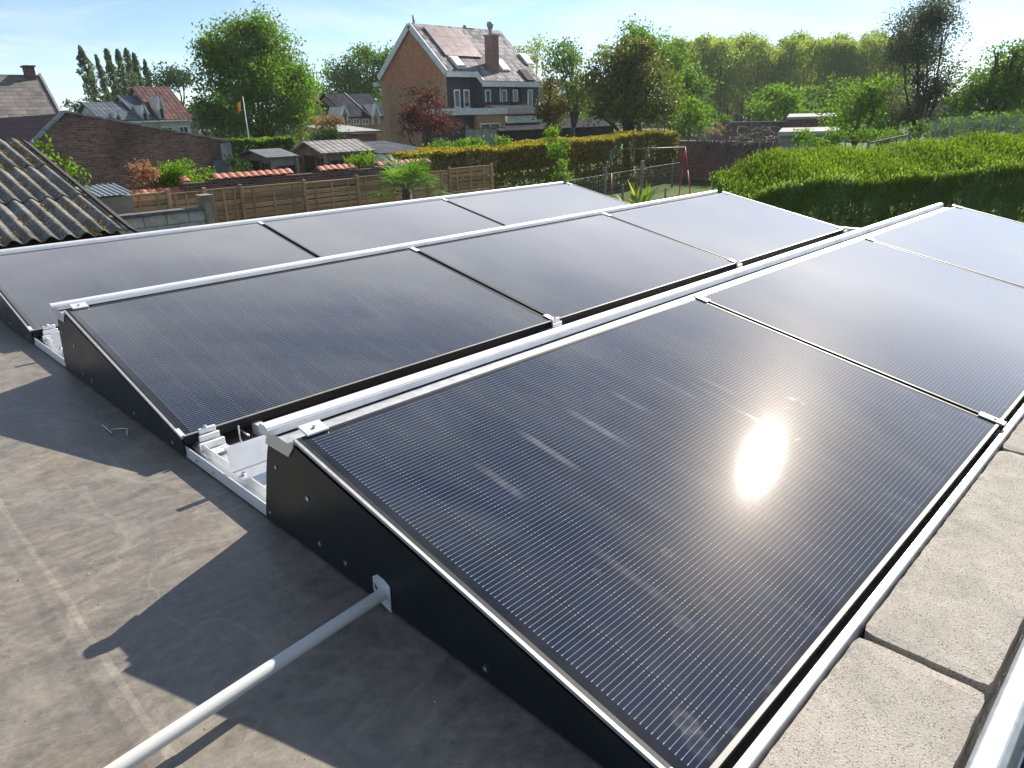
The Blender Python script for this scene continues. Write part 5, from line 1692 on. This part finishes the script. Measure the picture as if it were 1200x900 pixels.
M_fibre = m_fibre()
cs = thing('corrugated_roof_shed', (cx1, cy0, ZG), 'old shed with mossy grey corrugated fibre cement roof beside the solar panels', 'shed')
WL = 0.19; NW = 6; SW = WL * NW
SL = LEN / 3 + .12


def sheet_mesh():
    mb = MB()
    nu = NW * 10
    vs = []
    for lay in (0, 1):
        for j in (0, 1):
            for i in range(nu + 1):
                x = -SW * i / nu
                vs.append((x, j * SL, 0.030 * math.cos(2 * math.pi * x / WL + math.pi) - .008 * lay))
    k = nu + 1
    fs = [(i, i + 1, k + i + 1, k + i) for i in range(nu)] + [(2 * k + i, 3 * k + i, 3 * k + i + 1, 2 * k + i + 1) for i in range(nu)]
    fs += [(i, 2 * k + i, 2 * k + i + 1, i + 1) for i in range(nu)]
    mb.add(vs, fs, True)
    return mb


s0 = sheet_mesh().build('corrugated_sheet', M_fibre, None)
s0.parent = cs
first = True
rng = random.Random(8)
for r_ in range(3):
    for c_ in range(4):
        o = s0 if first else piece(s0, (0, 0, 0))
        first = False
        yy = r_ * LEN / 3
        o.location = (-(c_ * SW) - .06, yy * math.cos(ca_) - 0.02, cz0 - ZG + yy * math.sin(ca_) + .02 + r_ * .004 + c_ * .003)
        o.rotation_euler = (ca_ - .012 + rng.uniform(-.002, .002), 0, rng.uniform(-.003, .003))
vg = MB()
vg.prism([(cx1 - .06, cy0 - .04, cz0 + .02), (cx1 - .06, cy1, cz1 + .02), (cx1 + .05, cy1, cz1 - .06), (cx1 + .05, cy0 - .04, cz0 - .06)], (0, 0, 0), (.012, 0, .03)).build('verge_flashing', M_shade, cs)
MB().prism([(0, cy0 + .15, ZG), (0, cy1, ZG), (0, cy1, cz1 - .10), (0, cy0 + .15, cz0 - .08)], (cx1 - 5, 0, 0), (cx1 - .07, 0, 0)).build('wall', M_brick_dark, cs)
# moss and stonecrop in the valleys
rg2 = np.random.default_rng(14)
pts = []; rn = []
for k in range(60):
    wv = rg2.integers(0, 12); t_ = rg2.random() ** 1.2
    x = cx1 - .06 - (wv + 0.0) * WL + rg2.normal() * .02
    y = cy0 + t_ * (cy1 - cy0)
    big = rg2.random() < .35
    for q in range(60 if big else 22):
        dy = rg2.normal() * (.16 if big else .08)
        pts.append((x + rg2.normal() * .022, y + dy, cz0 + (y + dy - cy0) * math.tan(ca_) + .01 + abs(rg2.normal()) * (.018 if big else .01)))
        rn.append(rg2.random())
LF_sedum = m_leaf('stonecrop_moss', (0.06, 0.06, 0.028), (0.20, 0.13, 0.06), .2, .8, (0.38, 0.14, 0.08))
tag(leaf_object('roof_moss', pts, .017, rn, LF_sedum, None, up=.6, seed=9), 'tufts of orange green moss and stonecrop on the corrugated roof', 'moss', kind='stuff')
# climber leaves along the verge
pts = []
for (px_, py_) in ((50, 170), (55, 178), (68, 188), (74, 190), (80, 192), (84, 202), (90, 205), (98, 212), (52, 174), (86, 200)):
    c = at_d(px_, py_, 16.5)
    for q in range(14):
        pts.append(tuple(c + Vector((rg2.normal() * .09, rg2.normal() * .09, rg2.normal() * .09))))
cl_ = thing('wall_climber', tuple(Vector((at_d(70, 200, 16.5).x, at_d(70, 200, 16.5).y, ZG))), 'sparse pale leafed climber beside the corrugated roof edge', 'climber')
leaf_object('leaves', pts, .05, rg2.random(len(pts)), LF_bright, cl_, seed=3)
c = at_d(70, 200, 16.5)
MB().tube([(c.x, c.y, ZG), at_d(80, 205, 16.5), at_d(66, 188, 16.5), at_d(52, 171, 16.5)], [.02, .015, .012, .006], 5).tube([at_d(80, 205, 16.5), at_d(98, 213, 16.5)], .008, 5).build('stem', M_bark, cl_)

# ================================================================ concrete block wall
by_ = 13.4
bw = thing('block_wall', (at_y(155, 260, by_).x, by_, ZG), 'grey concrete block wall between corrugated shed and timber fence', 'wall')
bx0, bx1 = at_y(140, 258, by_).x, at_y(241, 258, by_).x
bz = at_y(200, 250, by_).z
b0 = MB().box(0, .385, 0, .18, 0, .185).build('block', M_block, None, .006)
b0.parent = bw
bh0 = MB().box(0, .187, 0, .18, 0, .185).build('block', M_block, None, .006)
bh0.parent = bw
ff = True; fh = True
row = 0
z = bz - .195
while z > ZG - .1:
    x = bx0 - (.2 if row % 2 else 0)
    while x < bx1 - .2:
        o = b0 if ff else piece(b0, (0, 0, 0))
        ff = False
        o.location = (x - bw.location.x, rng.uniform(-.006, .006), z - ZG)
        x += .40
    if x < bx1 - .05:
        o = bh0 if fh else piece(bh0, (0, 0, 0))
        fh = False
        o.location = (x - bw.location.x, rng.uniform(-.004, .004), z - ZG)
    z -= .20; row += 1
MB().box(bx0 - .2, bx1 - .01, by_ + .02, by_ + .16, ZG, bz - .02).build('mortar', M_wall_grey, bw)
MB().box(bx0 - .2, bx1, by_ - .05, by_ + .23, bz, bz + .05).build('coping', M_felt, bw)
MB().box(bx1 + .0, bx1 + .16, by_ - .05, by_ + .2, ZG, at_y(243, 232, by_).z).box(bx1 - .03, bx1 + .19, by_ - .08, by_ + .23, at_y(243, 232, by_).z + .002, at_y(243, 232, by_).z + .06).build('end_post', M_post, bw)

# ================================================================ woven timber fence
FY = 18.3
posts = [at_y(px_, 230, FY).x for px_ in (125, 197, 240, 283, 358, 420, 474, 528, 577)]
ftop = [-.56, -.62, -.60, -.62, -.64, -.62, -.66, -.62]
FL = ['timber fence length behind the block wall, next to the corrugated shed', 'short timber fence length above the block wall', 'timber fence length just past the block wall end post',
      'timber fence length in front of the felt roofed shed', 'timber fence length in front of the shingled shed', 'timber fence length overlapped by the palm leaves', 'timber fence length behind the palm', 'last timber fence length, ending at the beech hedge']
for i in range(len(posts) - 1):
    x0, x1 = posts[i] + .05, posts[i + 1] - .05
    zt = ftop[i]
    yf = FY + (.04 if i % 2 else 0)
    pn = thing('timber_fence', (x0, yf, ZG), FL[i], 'timber fence', 'woven timber fence lengths')
    slat = MB().box(0, x1 - x0, 0, .014, 0, .106).build('slat', M_wood, None, .002)
    slat.parent = pn
    z = zt - .10; k = 0
    while z > ZG + .25:
        o = slat if k == 0 else piece(slat, (0, 0, 0))
        # open slots in some panels
        if i in (4, 7) and k in (1, 3, 6): z -= .03
        o.location = (0, (.018 if k % 2 else 0) + rng.uniform(-.004, .004), z - ZG)
        o.rotation_euler = (rng.uniform(-.06, .06), rng.uniform(-.006, .006), 0)
        z -= .128 + rng.uniform(-.005, .006); k += 1
    MB().box(x0, x1, yf - .02, yf + .05, zt + .022, zt + .06).build('top_batten', M_wood, pn)
    nb = 3
    for q in range(nb):
        xb_ = x0 + (x1 - x0) * (q + .5) / nb
        MB().box(xb_ - .025, xb_ + .025, yf - .03, yf - .012, ZG + .2, zt + .02).build('batten', M_wood, pn)
fp0 = None
for i, xp in enumerate(posts):
    zt = max(ftop[max(0, i - 1)], ftop[min(len(ftop) - 1, i)]) + .12
    lab = ['fence post hidden behind the corrugated roof verge', 'fence post between the two panels above the block wall', 'fence post directly behind the block wall end post', 'fence post between the felt shed panel and its neighbour',
           'fence post standing between the two garden sheds', 'fence post between the shingled shed and the palm', 'fence post behind the palm crown', 'fence post at the start of the last timber panel', 'end post of the timber fence against the beech hedge'][i]
    if i in (0, 6): continue
    o = MB().box(xp - .04, xp + .04, FY - .05, FY + .03, ZG, zt).build('fence_post', M_wood, None, .006)
    tag(o, lab, 'fence post', 'posts of the timber fence')

# ================================================================ old brick garden wall with red coping tiles
gw_y = 19.4
gw = thing('garden_wall', (8, gw_y, ZG), 'old dark brick garden wall topped with red tiles behind the timber fence', 'garden wall')
gx = lambda px, py: at_y(px, py, gw_y)
zl = gx(170, 228).z - .05
zh = gx(320, 203).z - .07
xa, xm, xb = gx(105, 232).x, gx(214, 226).x, gx(505, 195).x
MB().box(xa, xm, gw_y, gw_y + .28, ZG, zl).build('wall', M_brick_dark, gw)
MB().box(xm + .003, xb, gw_y, gw_y + .28, ZG, zh - .02).build('wall', M_brick_dark, gw)


def coping_mesh():
    prof = [(-.10, -.19, -.01), (-.10, .0, .075), (-.10, .19, -.01)]
    mb = MB()
    n = 5
    vs = []
    for lay in (0, .022):
        for i in range(n + 1):
            u = -.105 + .21 * i / n
            h = .028 * math.sin(math.pi * i / n)
            for (yy, zz) in ((-.20, -.075), (.0, .035), (.2, -.075)):
                vs.append((u, yy, zz + h + lay))
    fs = []
    for i in range(n):
        for j in range(2):
            a = i * 3 + j
            fs.append((a, a + 1, a + 4, a + 3))
            o = (n + 1) * 3
            fs.append((o + a, o + a + 3, o + a + 4, o + a + 1))
    o = (n + 1) * 3
    for i in range(n):
        for j in (0, 2):
            a = i * 3 + j
            fs.append((a, a + 3, o + a + 3, o + a))
    for i in (0, n):
        for j in range(2):
            a = i * 3 + j
            fs.append((a, a + 1, o + a + 1, o + a))
    mb.add(vs, fs)
    return mb


ct = coping_mesh().build('coping_tile', M_coping, None)
ct.parent = gw
fc = True
x = xa
while x < xb:
    zz = zl + .09 if x < xm - .05 else zh + .09
    pxl = 120 + 0
    miss = (gx(226, 213).x < x < gx(247, 210).x) or (gx(341, 203).x < x < gx(374, 200).x) or (gx(414, 196).x < x < gx(446, 192).x)
    if not miss:
        o = ct if fc else piece(ct, (0, 0, 0))
        fc = False
        o.location = (x - gw.location.x, .14 + rng.uniform(-.012, .012), zz - ZG + rng.uniform(-.008, .008))
        o.rotation_euler = (rng.uniform(-.05, .05), rng.uniform(-.05, .05), rng.uniform(-.05, .05))
    x += .215
# small greenhouse roof
ghy = 17.2
g1 = at_y(107, 226, ghy); g2 = at_y(156, 231, ghy)
gh = thing('polycarbonate_lean_to', (g1.x, ghy, ZG), 'small lean-to with pale blue green ribbed sheet roof beside old brick wall', 'lean-to')
zt_ = at_y(125, 217, ghy + 1.2).z; zb_ = at_y(125, 230, ghy).z
M_poly = m_plain('ribbed_pale_sheet', (0.32, 0.40, 0.40), 0.3, 0, 0.5, .1, 3)
for i in range(7):
    x0 = g1.x + (g2.x - g1.x) * i / 7; x1 = g1.x + (g2.x - g1.x) * (i + 1) / 7
    slope_slab(MB(), (x0 + .01, ghy, zb_), (x1 - .01, ghy, zb_), (x1 - .01, ghy + 1.2, zt_), (x0 + .01, ghy + 1.2, zt_), .012).build('roof_panel', M_poly, gh)
    MB().bar((x1, ghy, zb_ + .02), (x1, ghy + 1.2, zt_ + .02), .025, .04).build('rib', M_zinc, gh)
MB().box(g1.x, g2.x, ghy + .05, ghy + 1.15, ZG, zb_ - .03).build('wall', M_grey_wood, gh)

# ================================================================ flagpole
fpD = 45
p0 = at_d(292, 165, fpD); p1 = at_d(286, 113, fpD)
fp = thing('flagpole', (p0.x, p0.y, ZG), 'white flagpole in front of the large bright green tree', 'flagpole')
MB().tube([(p0.x, p0.y, ZG), (p0.x, p0.y, p1.z)], [.035, .022], 8).build('pole', M_trim_white, fp)
M_fk = m_plain('flag_black', (0.02, 0.02, 0.02), .8); M_fy = m_plain('flag_yellow', (0.75, 0.45, 0.03), .8); M_fr = m_plain('flag_red', (0.6, 0.08, 0.03), .8)
flg = thing('flag', (p0.x, p0.y, p1.z - 1.0), 'drooping black yellow and red flag on the white pole', 'flag')
sidev = -RIGHT
sidev = Vector((sidev.x, sidev.y, 0)).normalized()
for si, m_ in enumerate((M_fk, M_fy, M_fr)):
    mb = MB()
    vs = []
    for j in range(7):
        for i in range(4):
            u = (2 - si + i / 3) / 3 * .62 if False else (si + i / 3) / 3
            v = j / 6
            base = Vector((p0.x, p0.y, p1.z - .1))
            q = base + sidev * (u * .42 + .03) + Vector((0, 0, -v * .5 - u * .40 + .1 * u * u)) + Vector((FWD.x, FWD.y, 0)) * (.09 * math.sin(u * 7 + v * 2))
            vs.append(q)
    mb.add(vs, [(j * 4 + i, j * 4 + i + 1, (j + 1) * 4 + i + 1, (j + 1) * 4 + i) for j in range(6) for i in range(3)], True)
    mb.build('stripe', (M_fk, M_fy, M_fr)[si], flg)

# ================================================================ swing frame and garden bits on the lawn
M_green = m_plain('green_paint', (0.045, 0.16, 0.09), .5)
M_red = m_plain('red_paint', (0.42, 0.045, 0.035), .5)
sA = at_d(716, 173, 29.5); sB = at_d(803, 171, 30.5)
zs = ZG + 2.28
sA.z = zs; sB.z = zs
axs = (sB - sA).normalized(); axp = Vector((-axs.y, axs.x, 0))
sw = thing('swing_frame', (sA.x, sA.y, ZG), 'tubular swing frame with green crossbar and red legs on the lawn', 'swing')
MB().tube([sA, sB], .024, 8).build('crossbar', M_green, sw)
for p in (sA, sB):
    for s in (-1, 1):
        f_ = Vector((p.x, p.y, ZG)) + axp * (.75 * s) + axs * (-.12 if p is sA else .12)
        mid = p.lerp(f_, .38)
        lg = MB().tube([mid, f_], .022, 7).build('leg', M_red, sw)
        MB().tube([p, mid], .023, 7).build('leg_top', M_green if p is sA else M_red, lg)
for (px_, py0, py1, D_, wd, lab) in ((753, 236, 188, 27.5, .11, 'pale weathered wooden post standing in the lawn by the swing'), (710, 236, 196, 27, .08, 'wooden fence post in front of the beech hedge by the swing leg'),
                                     (730, 236, 216, 27, .08, 'short wooden stub post on the lawn under the swing'), (789, 212, 186, 38, .08, 'grey post at the end of the beech hedge by the brick wall'),
                                     (661, 232, 203, 27.5, .08, 'wooden wire fence post in front of the leafy climber'), (625, 238, 210, 25.5, .08, 'wooden wire fence post in front of the long beech hedge'),
                                     (780, 226, 220, 28, .06, 'small dark stake at the end of the low lawn rail')):
    a = at_d(px_, py1, D_)
    o = MB().box(a.x - wd / 2, a.x + wd / 2, a.y - wd / 2, a.y + wd / 2, ZG, a.z).build('wooden_post', M_post, None, .012)
    tag(o, lab, 'post')
a = at_d(733, 225, 28); b = at_d(776, 226, 28.5)
tag(MB().bar((a.x, a.y, ZG + .35), (b.x, b.y, ZG + .35), .07, .07).bar((a.x, a.y, ZG), (a.x, a.y, ZG + .31), .06, .06).bar((b.x, b.y, ZG), (b.x, b.y, ZG + .31), .06, .06).build('low_rail', M_post, None, .008), 'low weathered wooden rail lying across the lawn by the swing', 'rail')
# wire fence in front of the beech hedge
wf = thing('wire_fence', (at_d(640, 230, 26.5).x, at_d(640, 230, 26.5).y, ZG), 'low grey wire mesh fence along the foot of the beech hedge', 'wire fence')
a = at_d(585, 235, 24.5); b = at_d(795, 235, 38)
a.z = ZG; b.z = ZG
mb = MB()
n = 110
for i in range(n + 1):
    p = a.lerp(b, i / n)
    mb.tube([(p.x, p.y, ZG), (p.x, p.y, ZG + 1.25)], .006, 3, False)
for k in range(7):
    mb.tube([(a.x, a.y, ZG + .1 + k * .19), (b.x, b.y, ZG + .1 + k * .19)], .006, 3, False)
mb.build('mesh', M_zinc, wf)

# ================================================================ brick walls and sheds beyond the lawn
def brick_wall(label, a, b, top, mat_, cop=True, th=.25, name='brick_wall'):
    a = Vector((a.x, a.y, ZG)); b = Vector((b.x, b.y, ZG))
    w_ = thing(name, tuple(a), label, 'wall')
    n = (b - a).normalized().cross(Vector((0, 0, 1)))
    MB().prism([a, b, Vector((b.x, b.y, top[1])), Vector((a.x, a.y, top[0]))], n * 0, -n * th).build('wall', mat_, w_)
    if cop:
        MB().bar(Vector((a.x, a.y, top[0] + .03)) - n * th / 2, Vector((b.x, b.y, top[1] + .03)) - n * th / 2, th + .08, .055).build('coping', M_wall_grey, w_)
    return w_


wa = at_d(790, 195, 44); wb = at_d(925, 195, 40)
brick_wall('reddish brick wall covered in bare vines beyond the lawn', wa, wb, (at_d(790, 166, 44).z, at_d(925, 168, 40).z), M_brick_garden)
wc = at_d(838, 150, 62); wd_ = at_d(972, 150, 60)
brick_wall('far grey brown garden wall below the rounded light tree', wc, wd_, (at_d(838, 144, 62).z, at_d(972, 142, 60).z), M_brick_dark)
# bare vines
vn = thing('bare_vine', (wa.x, wa.y, ZG), 'tangled bare brown vine hanging over the reddish brick wall', 'vine')
rv = np.random.default_rng(31)
mb = MB()
tdir = (Vector((wb.x, wb.y, 0)) - Vector((wa.x, wa.y, 0)))
nw = tdir.normalized().cross(Vector((0, 0, 1)))
if nw.dot(Vector((CAM.x, CAM.y, 0)) - Vector((wa.x, wa.y, 0))) < 0: nw = -nw
for i in range(230):
    s = .22 + .75 * rv.random(); p = Vector((wa.x, wa.y, 0)) + tdir * s + nw * (.1 + .22 * rv.random())
    z = at_d(850, 164, 42).z + rv.normal() * .15
    pts_ = [Vector((p.x, p.y, z))]
    d = Vector((rv.normal(), rv.normal() * .3, rv.normal())).normalized()
    for k in range(6):
        d = (d + Vector((rv.normal() * .6, rv.normal() * .3, rv.normal() * .5 - .18))).normalized()
        pts_.append(pts_[-1] + d * .24)
    mb.tube(pts_, [.022, .02, .018, .015, .012, .01, .006], 4, False)
mb.build('stems', m_noise('vine_wood', (0.09, 0.075, 0.065), (0.24, 0.205, 0.18), 9.0, .9), vn)
# grey door panel, pale flat roofs
def flat_shed(name, label, px0, px1, py_roof, py_thick, D_, roofm, wallm, depth=4.0):
    """walls square to the line of sight, as the plots beyond the lawn lie"""
    a = at_d(px0, py_roof + py_thick, D_); b = at_d(px1, py_roof + py_thick, D_)
    zt = (a.z + b.z) / 2
    a.z = b.z = 0
    u = (b - a).normalized(); v = Vector((-u.y, u.x, 0))
    if v.dot(a - Vector((CAM.x, CAM.y, 0))) < 0: v = -v
    ztb = at_d((px0 + px1) / 2, py_roof, D_ + depth).z
    s = thing(name, (a.x, a.y, ZG), label, 'outbuilding')
    up = lambda p, z: Vector((p.x, p.y, z))
    q = [a + u * .1 + v * .1, b - u * .1 + v * .1, b - u * .1 + v * depth, a + u * .1 + v * depth]
    MB().prism([up(p, ZG) for p in q], (0, 0, 0), (0, 0, zt - .02 - ZG)).build('wall', wallm, s)
    zz = max(zt + .05, ztb)
    slope_slab(MB(), up(a - v * .1, zt), up(b - v * .1, zt), up(b + v * (depth + .2), zz), up(a + v * (depth + .2), zz), .14).build('roof', roofm, s)
    MB().bar(up(a - v * .15, zt + .04), up(b - v * .15, zt + .04), .06, .12).build('fascia', M_zinc, s)
    d0 = a + u * (b - a).length * .3 + v * .06
    MB().bar(up(d0, ZG + .98), up(d0 + u * .9, ZG + .98), .05, 1.95).build('door', M_shade, s)
    return s


flat_shed('flat_roofed_shed', 'grey shed with pale sheet roof just beyond the conifer hedge', 912, 985, 153, 5, 34, M_wall_grey, M_wall_grey)
flat_shed('flat_roofed_shed', 'outbuilding with light grey roof behind the far garden wall', 922, 980, 135, 4, 58, M_wall_grey, M_brick_dark, 5)
# wire netting fence with concrete posts on the right
nf0 = at_d(1078, 160, 33); nf1 = at_d(1230, 160, 31)
zt0 = at_d(1080, 138, 33).z; zt1 = at_d(1200, 134, 31.4).z
nt = thing('netting_fence', (nf0.x, nf0.y, ZG), 'grey wire netting fence with concrete posts behind the conifer hedge', 'fence')
n = 9
for i in range(n):
    f_ = i / (n - 1)
    p = nf0.lerp(nf1, f_)
    MB().box(p.x - .03, p.x + .03, p.y - .03, p.y + .03, ZG, zt0 + (zt1 - zt0) * f_).build('post', M_wall_grey, nt)
t = NT('wire_netting')
pp = t.pos()
px3, py3, pz3 = t.xyz(pp)
u_ = t.math('ADD', t.math('MULTIPLY', px3, .4), t.math('MULTIPLY', py3, -.9))
g1_ = t.math('ABSOLUTE', t.math('SUBTRACT', t.math('FRACT', t.math('MULTIPLY', t.math('ADD', u_, pz3), 22.0)), .5))
g2_ = t.math('ABSOLUTE', t.math('SUBTRACT', t.math('FRACT', t.math('MULTIPLY', t.math('SUBTRACT', u_, pz3), 22.0)), .5))
ms_ = t.math('MAXIMUM', t.math('GREATER_THAN', g1_, .43), t.math('GREATER_THAN', g2_, .43))
t.set((0.32, 0.33, 0.32), .6, 0, .3)
tr_ = t.node('ShaderNodeBsdfTransparent'); mx_ = t.node('ShaderNodeMixShader')
t.link(ms_, mx_.inputs[0]); t.link(tr_.outputs[0], mx_.inputs[1]); t.link(t.b.outputs[0], mx_.inputs[2]); t.link(mx_.outputs[0], t.out.inputs['Surface'])
MB().add([(nf0.x, nf0.y, ZG + .1), (nf1.x, nf1.y, ZG + .1), (nf1.x, nf1.y, zt1 - .05), (nf0.x, nf0.y, zt0 - .05)], [(0, 1, 2, 3)]).build('netting', t.m, nt)
# posts of a garden support frame between wall and conifer hedge
for (px_, lab) in ((888, 'slanting pale stake against the vine covered wall'), (915, 'grey post at the end of the vine covered wall')):
    a = at_d(px_, 168, 38)
    tag(MB().bar((a.x, a.y, ZG), (a.x + .25, a.y, a.z + .25), .1, .1).build('stake', M_post), lab, 'stake')
a = at_d(1018, 168, 29); b = at_d(1066, 158, 30)
tag(MB().bar((a.x, a.y, a.z), (b.x, b.y, b.z), .07, .07).bar((a.x, a.y, ZG), (a.x, a.y, a.z + .1), .08, .08).bar((b.x, b.y, ZG), (b.x, b.y, b.z + .1), .08, .08).build('pergola_bar', M_post), 'grey wooden support bar on two posts behind the conifer hedge', 'support frame')

# ================================================================ summer haze over the whole place
hz = MB().box(-2600, 2600, -2600, 2600, ZG - 1.1, 22.0).build('haze', bpy.data.materials.new('haze_air'))
hm_ = hz.data.materials[0]
hm_.use_nodes = True
hm_.node_tree.nodes.clear()
ho = hm_.node_tree.nodes.new('ShaderNodeOutputMaterial')
hv = hm_.node_tree.nodes.new('ShaderNodeVolumePrincipled')
hv.inputs['Color'].default_value = (0.86, 0.92, 1.0, 1)
hv.inputs['Density'].default_value = 0.00025
hv.inputs['Anisotropy'].default_value = 0.3
hm_.node_tree.links.new(hv.outputs[0], ho.inputs['Volume'])
tag(hz, 'thin pale summer haze over the gardens', 'haze', kind='stuff')
